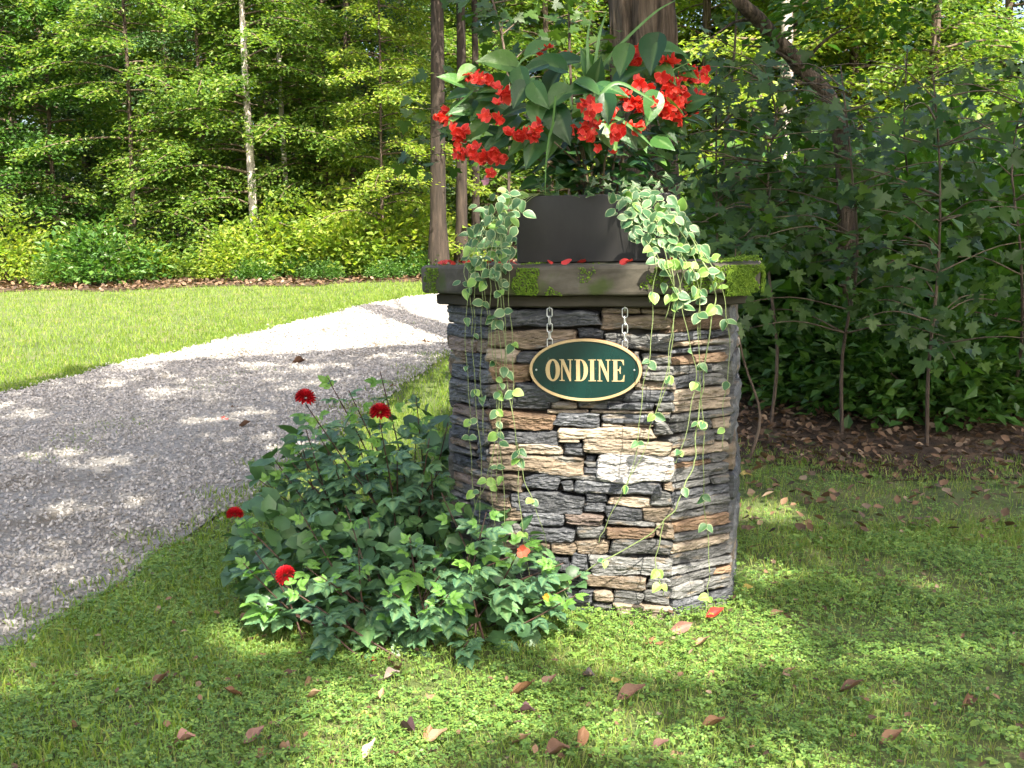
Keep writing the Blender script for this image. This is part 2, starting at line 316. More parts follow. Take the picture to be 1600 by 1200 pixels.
# ------------------------------------------------------------------ leaf templates
def leaf_geo(prof, nseg=6, fold=0.12, droop=0.15, teeth=0.0, asym=0.0, heart=0.0, wav=0.0, cross=2, ribs=0.0):
    """leaf along +Y length 1; prof(t)->half width. returns V, quads, edge attr, vein attr"""
    ts = np.linspace(0, 1, nseg + 1); us = np.linspace(-1, 1, 2 * cross + 1)
    V = []; E = []; W = []
    for i, t in enumerate(ts):
        w = prof(t)
        if teeth and 0 < i < nseg: w *= 1 + teeth * (1 if i % 2 else -1)
        for u in us:
            ww = w * (1 + asym * (1 if u > 0 else -1))
            x = u * ww
            y = t - heart * abs(u) ** 1.5 * (1 - t) ** 2 - (teeth * 0.25 * abs(u) if teeth and i % 2 else 0)
            z = fold * abs(x) * 2 - droop * t * t - 0.10 * x * x * 4 * 0.5 + wav * math.sin(t * 9 + u * 2) * abs(u) + ribs * math.cos((t - 0.28 * abs(u)) * 2 * math.pi * 6.0) * (1 if 0.1 < abs(u) < 0.95 else 0)
            V.append((x, y, z)); E.append(max(abs(u), 0.75 if t > 0.97 else 0)); W.append(1.0 if abs(u) < 0.1 else 0.0)
    k = len(us); Q = []
    for i in range(nseg):
        for j in range(k - 1):
            Q.append((i * k + j, i * k + j + 1, (i + 1) * k + j + 1, (i + 1) * k + j))
    return np.array(V), np.array(Q), np.array(E), np.array(W)
ovate = lambda w, p=0.8, q=1.0: (lambda t: w * (math.sin(math.pi * min(1, t) ** p)) ** q + 0.004)
def leaf_mesh(name, geo, mat, smooth=True):
    V, Q, E, W = geo
    me = mesh_np(name, V, Q, smooth, {'edge': E, 'vein': W}); me.materials.append(mat); return me
def merge_leaf(parts):
    Vs, Qs, Es, Ws, n = [], [], [], [], 0
    for (V, Q, E, W), Mx, P in parts:
        Vs.append(V @ np.array(Mx).T + P); Qs.append(Q + n); Es.append(E); Ws.append(W); n += len(V)
    return np.vstack(Vs), np.vstack(Qs), np.concatenate(Es), np.concatenate(Ws)
def rz3(a, s=1.0):
    c, d = math.cos(a) * s, math.sin(a) * s
    return [[c, -d, 0], [d, c, 0], [0, 0, s]]
def maple_geo():
    pts = []
    spec = [(-150, 0.42), (-125, 0.20), (-105, 0.62), (-88, 0.50), (-72, 0.80), (-60, 0.62), (-48, 0.40), (-30, 0.72), (-14, 0.74), (0, 1.02)]
    ang = [(a, r) for a, r in spec] + [(-a, r) for a, r in reversed(spec[:-1])]
    V = [(0, 0, 0)]
    for a, r in ang:
        x, y = math.sin(R(a)) * r * 0.62, math.cos(R(a)) * r * 0.62
        V.append((x, y, 0.16 * abs(x) - 0.22 * (x * x + y * y)))
    n = len(V) - 1
    T = [(0, i + 1, (i + 1) % n + 1) for i in range(n - 1)]
    V = np.array(V); V[:, 1] += 0.12
    return V, np.array(T)
mapV, mapT = maple_geo()
rhV = np.array([(0, 0, 0), (0.30, 0.45, 0.10), (0, 1, -0.06), (-0.30, 0.45, 0.10)]); rhF = [np.array([(0, 1, 2), (0, 2, 3)])]
def rvec(n, s=1.0): return rng.normal(0, s, (n, 3))

# ------------------------------------------------------------------ terrain sheets
def sheet(name, xs, ys, dz, mat, mask=None, bump=0.0):
    X, Y = np.meshgrid(xs, ys, indexing='ij'); Z = zt(X, Y) + dz
    if bump: Z = Z + bump * (np.sin(X * 5.1 + np.cos(Y * 3.3) * 2) * np.cos(Y * 4.7 + X) + 0.6 * np.sin(X * 11 + Y * 7))
    nx, ny = X.shape; V = np.stack([X, Y, Z], -1).reshape(-1, 3)
    i, j = np.meshgrid(np.arange(nx - 1), np.arange(ny - 1), indexing='ij')
    Q = np.stack([i * ny + j, (i + 1) * ny + j, (i + 1) * ny + j + 1, i * ny + j + 1], -1).reshape(-1, 4)
    if mask is not None:
        c = V[Q].mean(1); Q = Q[mask(c[:, 0], c[:, 1])]
        u, inv = np.unique(Q, return_inverse=True); V = V[u]; Q = inv.reshape(Q.shape)
    return link(name, mesh_np(name, V, Q, True), mat, kind='structure')
gx = np.concatenate([np.linspace(-160, -12, 20), np.linspace(-11, 11, 110), np.linspace(12, 160, 20)])
gy = np.concatenate([np.linspace(-60, -3, 12), np.linspace(-2, 30, 160), np.linspace(32, 220, 24)])
sheet('ground', gx, gy, 0.0, M['soil'], bump=0.006)
# driveway: left and right edges, near to far
DR = np.array([(-2.6, 0.0), (-2.15, 3.0), (-1.62, 5.7), (-1.28, 7.6), (-0.98, 9.8), (-0.55, 11.6), (0.3, 13.6), (2.2, 15.6), (5.5, 17.4), (12.0, 19.5), (30, 24)])
DL = np.array([(-6.4, 0.0), (-5.7, 3.5), (-4.9, 7.5), (-4.15, 10.4), (-3.35, 12.8), (-2.55, 14.8), (-1.5, 17.4), (0.4, 19.4), (4.0, 21.2), (11.5, 23.2), (30, 28)])
dr, dl = catmull(DR, 10), catmull(DL, 10)
K = 14; tt = np.linspace(0, 1, K)
wob = lambda n, s: s * (np.sin(np.arange(n) * 0.9) + np.sin(np.arange(n) * 2.3 + 1))[:, None]
dr = dr + np.c_[wob(len(dr), 0.03), np.zeros(len(dr))]; dl = dl + np.c_[wob(len(dl), 0.04), np.zeros(len(dl))]
DP = dr[:, None] * (1 - tt)[None, :, None] + dl[:, None] * tt[None, :, None]
Vd = np.concatenate([DP, (zt(DP[..., 0], DP[..., 1]) + 0.012 + 0.015 * np.sin(np.linspace(0, math.pi, K))[None])[..., None]], -1).reshape(-1, 3)
i, j = np.meshgrid(np.arange(len(dr) - 1), np.arange(K - 1), indexing='ij')
Qd = np.stack([i * K + j, (i + 1) * K + j, (i + 1) * K + j + 1, i * K + j + 1], -1).reshape(-1, 4)[:, ::-1]
link('driveway', mesh_np('driveway', Vd, Qd, True), M['gravel_bed'], kind='structure')
def dr_x(y): return np.interp(y, dr[:, 1], dr[:, 0])
def dl_x(y): return np.interp(y, dl[:, 1], dl[:, 0])
def in_drive(x, y): return (x < dr_x(y)) & (x > dl_x(y))
def wood_mask(x, y):
    e = 0.25 * np.sin(x * 2.1) + 0.18 * np.sin(y * 3.7 + x)
    right = (x > 0.75 + 0.2 * np.sin(y * 2) + e * 0.5) & (y > 6.9 - 0.28 * (x - 1.0) + e) & (x > dr_x(y) + 0.5)
    back = (y > 19.8 + 0.14 * (x + 2) + e) & (x < dl_x(y) - 0.6)
    back2 = (x < dr_x(y) + 80) & (y > 24)
    return (right | back) & ~in_drive(x, y)
fx = np.arange(-24, 24.01, 0.2); fy = np.arange(4.6, 42, 0.2)
sheet('woodland_floor', fx, fy, 0.008, M['duff'], wood_mask, bump=0.012)

# loose gravel
n = 60000
yy = rng.uniform(4.0, 17.5, n) ** 1.0; u = rng.uniform(0.0, 1.0, n); u = np.where((np.abs(u - .3) < .07) | (np.abs(u - .72) < .07), np.where(rng.uniform(0, 1, n) < .6, rng.uniform(0, 1, n), u), u)   # thinner in the wheel tracks
xx = dr_x(yy) * (1 - u) + dl_x(yy) * u + rng.normal(0, 0.05, n)
sz = rng.uniform(0.006, 0.015, n) * (1 + 0.25 * (yy > 9))
oc = np.array([(1, 0, 0), (0, 1, 0), (-1, 0, 0), (0, -1, 0), (0, 0, 0.75), (0, 0, -0.75)]); ocF = [np.array([(0, 1, 4), (1, 2, 4), (2, 3, 4), (3, 0, 4), (1, 0, 5), (2, 1, 5), (3, 2, 5), (0, 3, 5)])]
B = basis(rvec(n), rvec(n), sz)
V, Fs = scatter(oc, ocF, np.c_[xx, yy, zt(xx, yy) + 0.016 + 0.012 * np.sin(u * math.pi) + sz * 0.25], B)
V += rng.normal(0, 0.003, V.shape)
link('gravel', mesh_np('gravel', V, Fs), M['gravel'], kind='stuff', label='loose grey gravel covering the driveway', cat='gravel')

# ------------------------------------------------------------------ grass and ground cover
def blades(n, xf, yf, hmin, hmax, w, lean=0.5):
    x, y = xf, yf; n = len(x)
    h = rng.uniform(hmin, hmax, n); a = rng.uniform(0, 2 * math.pi, n)
    wd = np.c_[np.cos(a), np.sin(a), np.zeros(n)] * (w * rng.uniform(0.7, 1.3, n))[:, None]
    b = rng.normal(0, lean, (n, 2)); base = np.c_[x, y, zt(x, y) - 0.004]
    m = base + np.c_[b[:, 0] * h * 0.35, b[:, 1] * h * 0.35, h * 0.62]; t = base + np.c_[b[:, 0] * h, b[:, 1] * h, h * (1 - 0.18 * np.abs(b).sum(1))]
    V = np.stack([base - wd, base + wd, m + wd * 0.75, m - wd * 0.75, t], 1).reshape(-1, 3)
    o = (np.arange(n) * 5)[:, None]
    return V, [np.array([[0, 1, 2, 3]]) + o, np.array([[3, 2, 4]]) + o]
def front_points(n, y0, y1, marg=0.3):
    y = np.sqrt(rng.uniform(y0 ** 2, y1 ** 2, n)); x = rng.uniform(-1, 1, n) * (y * 0.47 + marg)
    return x, y
def in_pillar(x, y, m=0.0):
    dx, dy = x - PC[0], y - PC[1]; a = dx * E1[0] + dy * E1[1]; b = dx * E2[0] + dy * E2[1]
    return (np.abs(a) < HW + m) & (np.abs(b) < HW + m) & (np.abs(a) + np.abs(b) < HC * math.sqrt(2) + m)
def lawn_ok(x, y): return ~in_drive(x, y) & ~in_pillar(x, y, 0.01) & ~wood_mask(x, y)
def patch(x, y, s, o=0.0): return np.array([noise.noise(Vector((a * s + o, b * s, o))) for a, b in zip(x, y)])
x, y = np.concatenate([np.array(front_points(120000, 2.75, 5.6)), np.array(front_points(60000, 5.6, 8.6))], 1); k = lawn_ok(x, y); x, y = x[k], y[k]
pn = patch(x, y, 1.6, 3.0); lv = np.where(y > 5.2, 1.0, np.clip(1.0 - (x + 0.2) * 0.35, 0.35, 1.2))   # more grass to the left
k = rng.uniform(0, 1, len(x)) < np.clip(0.62 + pn * 0.9, 0.2, 1) * lv; x, y = x[k], y[k]
V, Fs = blades(0, x, y, 0.02, 0.062, 0.0019)
link('grass', mesh_np('grass', V, Fs), M['grass'], kind='stuff', label='short green lawn grass among the clover in front', cat='grass')
# clover / violets: three heart leaflets on a short stalk
cl = []
for a in (0, 120, 240):
    c = np.array([(0, 0.04, 0), (0.34, 0.50, 0.10), (0.26, 0.92, 0.06), (0, 0.84, 0.0), (-0.26, 0.92, 0.06), (-0.34, 0.50, 0.10)])
    cl.append(c @ np.array(rz3(R(a))).T)
clV = np.vstack(cl); clQ = np.vstack([np.array([(0, 1, 2, 3), (0, 3, 4, 5)]) + 6 * i for i in range(3)])
x, y = np.concatenate([np.array(front_points(52000, 2.75, 5.4)), np.array(front_points(9000, 5.4, 7.0))], 1); k = lawn_ok(x, y); x, y = x[k], y[k]
pn = patch(x, y, 1.9, 9.0); k = rng.uniform(0, 1, len(x)) < np.clip(0.72 + pn * 1.3, 0.12, 1); x, y = x[k], y[k]; n = len(x)
P = np.c_[x, y, zt(x, y) + rng.uniform(0.012, 0.045, n)]
B = basis(np.c_[rng.normal(0, 1, (n, 2)), np.zeros(n)], np.array([0, -0.15, 1.0]) + rvec(n, 0.32), rng.uniform(0.008, 0.0165, n))
V, Fs = scatter(clV, [clQ], P, B)
link('clover', mesh_np('clover', V, Fs), M['clover'], kind='stuff', label='low green clover spreading over the foreground lawn', cat='ground cover')
# broad weed leaves
x, y = front_points(2600, 2.8, 5.6); k = lawn_ok(x, y); x, y = x[k], y[k]; n = len(x)
wl = leaf_geo(ovate(0.33), 4, 0.15, 0.25, cross=1)
a = rng.uniform(0, 2 * math.pi, n)
V, Fs = scatter(wl[0], [wl[1]], np.c_[x, y, zt(x, y) + rng.uniform(0.01, 0.03, n)], basis(np.c_[np.cos(a), np.sin(a), rng.uniform(0.2, 0.7, n)], np.array([0, 0, 1.0]) + rvec(n, 0.2), rng.uniform(0.018, 0.042, n)))
link('broadleaf_weed', mesh_np('broadleaf_weed', V, Fs, True), M['clover'], kind='stuff', label='small broad weed leaves scattered in the lawn', cat='ground cover')
x, y = front_points(60000, 5.4, 9.6); sh = 0.15 + 0.35 * rng.uniform(0, 1, len(x)); k = wood_mask(x, y) & ~wood_mask(x - sh * .5, y - sh) & (x > 0); x, y = x[k], y[k]
V, Fs = blades(0, x, y, 0.02, 0.07, 0.0028)
link('edge_grass', mesh_np('edge_grass', V, Fs), M['grass'], kind='stuff', label='ragged grass creeping into the leaf litter on the right', cat='grass')
# sunlit lawn beyond the drive
n = 60000
y = rng.uniform(8.5, 20.6, n); x = dl_x(y) - rng.uniform(-0.05, 1, n) ** 1.6 * 9; k = ~wood_mask(x, y); x, y = x[k], y[k]
V, Fs = blades(0, x, y, 0.03, 0.085, 0.004)
link('lawn_grass', mesh_np('lawn_grass', V, Fs), M['sungrass'], kind='stuff', label='sunlit yellow-green grass of the lawn beyond the gravel drive', cat='grass')
n = 15000
y = rng.uniform(2.6, 12.5, n); x = dr_x(y) + rng.uniform(-0.10, 1, n) * 1.1 - 0.16 * np.clip(np.sin(y * 7.3) + np.sin(y * 17.1 + 2), 0, 2); k = ~in_pillar(x, y, 0.02) & ~wood_mask(x, y); x, y = x[k], y[k]
V, Fs = blades(0, x, y, 0.03, 0.09, 0.003)
link('verge_grass', mesh_np('verge_grass', V, Fs), M['sungrass'], kind='stuff', label='yellowish grass verge between the gravel and the stone pillar', cat='grass')
yy = rng.uniform(5, 15, 5200); uu = np.where(rng.uniform(0, 1, 5200) < .55, rng.normal(.5, .05, 5200), np.where(rng.uniform(0, 1, 5200) < .5, np.abs(rng.normal(0, .05, 5200)), 1 - np.abs(rng.normal(0, .05, 5200))))
xx = dr_x(yy) * (1 - uu) + dl_x(yy) * uu; pn = patch(xx, yy, 1.2, 21.0); k = pn > 0.18; xx, yy = xx[k], yy[k]
V, Fs = blades(0, xx, yy, 0.02, 0.06, 0.003); V[:, 2] += 0.012
link('drive_weeds', mesh_np('drive_weeds', V, Fs), M['grass'], kind='stuff', label='sparse weeds and grass growing through the gravel', cat='weeds')
# leaf litter on the wood floor
lit = leaf_geo(ovate(0.36), 3, 0.25, -0.25, cross=1)
def litter(n, xf, yf, smin, smax, dz=0.02):
    x, y = xf, yf; n = len(x); a = rng.uniform(0, 2 * math.pi, n)
    return scatter(lit[0], [lit[1]], np.c_[x, y, zt(x, y) + dz + rng.uniform(0.0, 0.03, n)], basis(np.c_[np.cos(a), np.sin(a), rng.normal(0, 0.3, n)], np.array([0, 0, 1.0]) + rvec(n, 0.35), rng.uniform(smin, smax, n)))
x = rng.uniform(0.3, 8, 22000); y = rng.uniform(5.4, 15, 22000); k = wood_mask(x, y) | ((rng.uniform(0, 1, 22000) < 0.30) & lawn_ok(x, y) & (y > 5.0)); x, y = x[k], y[k]
x2 = rng.uniform(-12, 2, 9000); y2 = rng.uniform(19, 25, 9000); k = wood_mask(x2, y2); x2, y2 = x2[k], y2[k]
x3, y3 = front_points(900, 2.8, 5.6); k = lawn_ok(x3, y3); x3, y3 = x3[k], y3[k]
V3, F3 = litter(0, x3, y3, 0.010, 0.034, 0.012)
link('lawn_litter', mesh_np('lawn_litter', V3, F3, True), M['litter'], kind='stuff', label='small bits of dead brown leaf among the clover', cat='leaf litter')
V1, F1 = litter(0, x, y, 0.025, 0.075); V2, F2 = litter(0, x2, y2, 0.05, 0.11)
link('leaf_litter', mesh_np('leaf_litter', np.vstack([V1, V2]), [F1[0], F2[0] + len(V1)], True), M['litter'], kind='stuff', label='brown dead leaves carpeting the woodland floor', cat='leaf litter')

# ------------------------------------------------------------------ the stone pillar
pillar = thing('stone_pillar', tuple(PC), 'dry-stacked slate gate pillar with cut corners and thick mossy cap slab', 'pillar', rz=-YAW)
OVH = 0.102
CAP_T, CAP_B = 1.425, 1.308
H_ST = 1.258
g = Geo()
def box(x0, x1, y0, y1, z0, z1):
    V = np.array([(x, y, z) for z in (z0, z1) for y in (y0, y1) for x in (x0, x1)])
    Q = np.array([(0, 2, 3, 1), (4, 5, 7, 6), (0, 1, 5, 4), (2, 6, 7, 3), (0, 4, 6, 2), (1, 3, 7, 5)])
    return V, Q
oc_ = octo(-0.055, 2); k_ = len(oc_); g.add(np.array([(x, y, z) for z in (-0.05, H_ST - 0.004) for x, y in oc_]), [(i, (i + 1) % k_, k_ + (i + 1) % k_, k_ + i) for i in range(k_)])
link('core', g.mesh('core'), M['core'], pillar)
def stone_mesh(w, h, sk, seed, depth, rough=1.0, cell=0.0095):
    """front face toward local -Y, centred; sk=(tl,tr,bl,br) z offsets; irregular outline, layered face"""
    nx = max(4, int(w / cell)); nz = max(3, int(h / (cell * 0.75)))
    so = Vector((seed * 3.7, seed * 1.9, seed * 5.3))
    V = np.zeros((nx + 1, nz + 1, 3))
    lay = rng.uniform(0.3, 0.9); tilt = rng.normal(0, 0.05); el, er = rng.normal(0, 0.16, 2); rl, rr_ = rng.uniform(0.0, 0.35, 2)
    for i in range(nx + 1):
        u = i / nx
        top = h / 2 + sk[0] * (1 - u) + sk[1] * u + 0.05 * h * noise.noise(so + Vector((u * w * 22, 0, 0))) + 0.18 * h * noise.noise(so + Vector((u * w * 8, 9, 0)))
        bot = -h / 2 + sk[2] * (1 - u) + sk[3] * u + 0.05 * h * noise.noise(so + Vector((u * w * 22, 5, 3))) + 0.18 * h * noise.noise(so + Vector((u * w * 8, 2, 7)))
        for j in range(nz + 1):
            v = j / nz
            rd = rl * max(0, 1 - u * w / 0.035) ** 2 + rr_ * max(0, 1 - (1 - u) * w / 0.035) ** 2
            z = bot + (top - bot) * (v + (0.5 - v) * rd)
            xj = (u - 0.5) * w + (v - 0.5) * h * ((1 - u) * el + u * er) + 0.010 * noise.noise(so + Vector((3 * (u > 0.5), z * 30, 4))) * (abs(2 * u - 1) ** 3)
            p = Vector((xj * 9, 1.3, z * 55 + tilt * xj * 60))
            d = 0.5 * noise.noise(so + p) + 0.45 * noise.noise(so + Vector((xj * 30, 3, z * 120))) + 0.4 * noise.noise(so + Vector((xj * 75, 8, z * 210))); z += 0.0016 * noise.noise(so + Vector((xj * 60, 5, v * 3)))
            st = math.floor((v + 0.22 * noise.noise(so + Vector((xj * 12, z * 8, 2)))) * 3.2 + seed) ; d += lay * (noise.noise(Vector((st * 7.13, seed, 0.5))))
            e = min(min(u, 1 - u) * w / 0.010, min(v, 1 - v) * h / 0.008); e = max(0, 1 - e)
            V[i, j] = (xj, -(0.0095 * rough * d) + 0.011 * e * e, z)
    n0 = (nx + 1) * (nz + 1); V = V.reshape(-1, 3)
    i, j = np.meshgrid(np.arange(nx), np.arange(nz), indexing='ij')
    Q = np.stack([i * (nz + 1) + j, (i + 1) * (nz + 1) + j, (i + 1) * (nz + 1) + j + 1, i * (nz + 1) + j + 1], -1).reshape(-1, 4)
    ring = [i * (nz + 1) for i in range(nx)] + [nx * (nz + 1) + j for j in range(nz)] + [i * (nz + 1) + nz for i in range(nx, 0, -1)] + [j for j in range(nz, 0, -1)]
    bk = V[ring].copy(); bk[:, 1] = depth
    m = len(ring); V = np.vstack([V, bk])
    S2 = np.array([(ring[q], n0 + q, n0 + (q + 1) % m, ring[(q + 1) % m]) for q in range(m)])
    return V, np.vstack([Q, S2])
_sn = [0]
def add_stone(cx, cz, w, h, kind, face='front', prot=None, sk=(0, 0, 0, 0), depth=0.075, shift=0.0):
    _sn[0] += 1
    V, Q = stone_mesh(w, h, sk, _sn[0] * 0.731, depth, 1.0, 0.0072 if face in ('front', 'cut_right', 'cut_left') else 0.03)
    me = mesh_np('stone', V, Q, False)
    o = link('stone', me, M[kind], pillar)
    pr = rng.uniform(0.0, 0.020) if prot is None else prot
    if face == 'cut_right': pr -= 0.030 * cz / H_ST
    q, dist, _ = FACES[face]
    a = q * math.pi / 4; c, s_ = math.cos(a), math.sin(a)
    lx, ly = cx, -(dist + pr)
    o.location = (c * lx - s_ * ly, s_ * lx + c * ly, cz); o.rotation_euler = (rng.normal(0, 0.02), 0, a + rng.normal(0, 0.012))
    return o
# (x0, x1, y0, y1, kind[, prot]) traced courses of the front face, in photo pixels
FR = [
 (699,757,480,498,'slate'),(757,780,482,500,'slate'),(779,938,484,512,'slate'),(938,1000,480,491,'brown'),(1000,1052,478,492,'brown'),
 (698,744,500,515,'slate'),(744,779,500,514,'grey'),(939,1048,492,517,'brown'),
 (700,758,517,539,'slate'),(759,901,514,545,'brown'),(902,943,514,530,'slate'),(944,1052,519,551,'grey'),(890,944,531,548,'slate'),
 (700,742,541,558,'brown'),(743,762,545,562,'slate'),(761,810,545,566,'tan'),(810,854,547,568,'slate'),(855,1000,549,568,'grey'),(1001,1055,553,570,'grey'),
 (700,746,559,582,'rose'),(748,830,566,598,'rust'),(831,1000,569,597,'tan'),(1001,1058,571,580,'grey'),(1001,1054,580,595,'grey'),
 (706,751,583,597,'slate'),(700,752,598,618,'grey'),(752,778,599,619,'grey'),(779,806,600,621,'tan'),(806,880,599,624,'slate'),(881,990,598,625,'slate'),(990,1052,596,611,'brown'),
 (703,764,619,643,'slate'),(765,862,622,640,'slate'),(862,901,627,639,'tan'),(902,972,626,640,'grey'),(973,1050,612,627,'slate'),
 (951,1023,629,641,'slate'),(1024,1053,629,642,'grey'),(857,922,641,646,'tan'),(923,1020,642,646,'tan'),
 (702,734,645,670,'grey'),(735,767,646,661,'brown'),(735,766,662,671,'slate'),(767,867,642,675,'rust',0.014),(868,938,646,669,'slate',0.018),(941,1021,647,661,'slate',0.012),(1022,1052,643,655,'grey'),
 (939,974,662,667,'tan'),(975,1023,662,668,'tan'),(1023,1054,656,684,'grey'),
 (702,736,672,688,'rose'),(737,871,674,693,'slate'),(871,1022,669,686,'tan',0.018),(872,907,686,691,'tan'),
 (703,739,689,707,'slate'),(740,770,690,701,'brown'),(740,770,702,708,'grey'),(771,809,694,709,'brown'),(809,879,693,711,'tan',0.014),(880,911,692,701,'slate'),(880,914,701,713,'slate'),(910,1051,687,710,'tan',0.024),
 (707,768,709,726,'slate'),(768,913,712,739,'brown',0.016),(914,930,713,721,'slate'),(914,934,722,731,'grey'),(913,937,731,739,'slate'),(933,1051,712,751,'pale',0.024),
 (706,745,727,747,'slate'),(746,775,728,740,'slate'),(745,774,741,758,'grey'),(775,816,742,768,'brown'),(816,875,742,770,'slate',0.014),(875,944,740,750,'grey'),
 (877,897,751,769,'slate'),(897,1034,752,771,'slate',0.016),(1036,1056,753,767,'brown'),
 (707,738,749,781,'slate'),(739,752,760,786,'grey'),(752,798,770,790,'brown'),(798,912,771,800,'slate',0.012),(914,949,772,784,'slate'),(914,946,785,801,'slate'),(950,1016,773,792,'tan'),(1016,1056,769,791,'grey'),
 (704,777,788,816,'rose'),(778,818,791,815,'brown'),(818,881,801,823,'slate',0.014),(882,943,802,820,'rose',0.012),(945,1004,793,812,'slate'),(1004,1056,792,815,'brown'),
 (705,760,817,840,'slate'),(760,815,817,838,'grey'),(815,898,825,848,'slate',0.012),(899,947,821,842,'grey'),(948,1022,813,821,'grey'),(948,1022,822,842,'rust'),(1022,1056,816,842,'brown'),
 (706,770,841,866,'grey'),(771,858,849,868,'brown'),(859,899,850,868,'brown'),(900,951,844,866,'brown'),(953,1055,843,865,'grey',0.014),
 (707,790,867,890,'slate'),(791,890,870,893,'slate'),(891,920,868,892,'slate'),(921,1050,868,899,'grey',0.010),
 (707,800,891,915,'grey'),(801,912,895,918,'slate'),(913,1010,900,919,'brown',0.016),(1010,1052,901,921,'grey'),
 (708,790,916,940,'slate'),(791,880,919,942,'grey'),(881,927,921,944,'slate'),(928,958,921,939,'tan'),(958,1003,922,944,'grey'),(1003,1051,923,945,'grey'),
 (708,800,941,966,'slate'),(801,927,944,968,'slate'),(928,963,941,966,'grey'),(963,1050,946,969,'tan'),
]
for r_ in FR:
    x0, x1, y0, y1, kd = r_[:5]; cc = (x0 + x1) / 2
    if cc < 768 or cc > 1050: continue
    a = fpl(x0, (y0 + y1) / 2); b = fpl(x1, (y0 + y1) / 2)
    zt_ = fpl(cc, y0)[2]; zb_ = fpl(cc, y1)[2]
    xa, xb = a[0], b[0]
    if x0 < 784: xa = -FX - rng.uniform(-0.004, 0.016)
    if x1 > 1040: xb = FX + rng.uniform(-0.004, 0.016)
    zt_ = min(zt_, H_ST - 0.003)
    h = zt_ - zb_; j = h * 0.07
    add_stone((xa + xb) / 2, (zt_ + zb_) / 2, xb - xa - 0.003, h + 0.001, kd, 'front', r_[5] if len(r_) > 5 else None, tuple(rng.normal(0, j, 4)))
def course_face(face, kinds, hmin, hmax, lmin, lmax, marg=0.0):
    z = -0.02; x1 = FACES[face][2] / 2 - marg; x0 = -x1
    while z < H_ST - 0.012:
        h = min(rng.uniform(hmin, hmax), H_ST - 0.002 - z)
        if h < 0.012: break
        if H_ST - 0.002 - z - h < 0.018: h = H_ST - 0.002 - z
        x = x0 + rng.uniform(-0.01, 0.015)
        while x < x1 - 0.02:
            w = rng.uniform(lmin, lmax)
            if x1 - x - w < lmin * 0.5: w = x1 - x + rng.uniform(0, 0.02)
            split = rng.uniform() < 0.16 and h > 0.045
            kd = random.choice(kinds)
            sk = tuple(rng.normal(0, h * 0.07, 4))
            if split:
                add_stone(x + w / 2, z + h * 0.25, w - 0.003, h * 0.47, kd, face, None, sk)
                add_stone(x + w / 2, z + h * 0.75, w - 0.003, h * 0.47, random.choice(kinds), face, None, sk)
            else: add_stone(x + w / 2, z + h / 2, w - 0.003, h * 0.97, kd, face, None, sk)
            x += w
        z += h
course_face('cut_right', ['grey', 'grey', 'slate', 'grey', 'brown', 'grey', 'slate', 'brown', 'rust', 'tan', 'grey'], 0.030, 0.058, 0.15, 0.34, 0.004)
course_face('cut_left', ['slate', 'grey', 'slate', 'brown', 'grey', 'rose'], 0.036, 0.066, 0.12, 0.34, 0.004)
for f_ in ('left', 'right', 'back'): course_face(f_, ['slate', 'grey', 'brown', 'grey'], 0.09, 0.13, 0.32, 0.6)
for f_ in ('cut_back_left', 'cut_back_right'): course_face(f_, ['slate', 'grey', 'brown', 'grey'], 0.09, 0.13, 0.32, 0.6)
# cap: lower course and slab with worn edges
def slab(off, z0, z1, seed, amp, nx=44, nz=6):
    """closed worn slab centred on the pillar"""
    V = []; a = HW + off; per = octo(off, nx)
    m = len(per); g = Geo()
    prof = [(0.012, z0), (0.003, z0 + 0.005)] + [(0, z0 + (z1 - z0) * t) for t in np.linspace(0.12, 0.88, nz)] + [(0.004, z1 - 0.006), (0.014, z1)]
    for ins, z in prof:
        for (px_, py_) in per:
            nn = noise.noise(Vector((px_ * 6 + seed, py_ * 6, z * 9))) * amp + noise.noise(Vector((px_ * 26 + seed, py_ * 26, z * 30))) * amp * 0.5
            s = (a - ins + nn) / a
            edge_z = 0.005 * noise.noise(Vector((px_ * 4 + seed, py_ * 4, 7.7)))
            V.append((px_ * s, py_ * s, z + edge_z))
    k = len(prof); Q = []
    for r in range(k - 1):
        for i in range(m): Q.append((r * m + i, r * m + (i + 1) % m, (r + 1) * m + (i + 1) % m, (r + 1) * m + i))
    V.append((0, 0, z1 + 0.001)); V.append((0, 0, z0)); T = []
    for i in range(m):
        T.append(((k - 1) * m + i, (k - 1) * m + (i + 1) % m, len(V) - 2)); T.append(((i + 1) % m, i, len(V) - 1))
    g.add(np.array(V), Q, T); return g
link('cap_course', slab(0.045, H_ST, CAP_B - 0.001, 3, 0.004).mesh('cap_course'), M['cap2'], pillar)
cap_o = link('cap_slab', slab(OVH, CAP_B, CAP_T, 9, 0.005).mesh('cap_slab'), M['cap'], pillar)
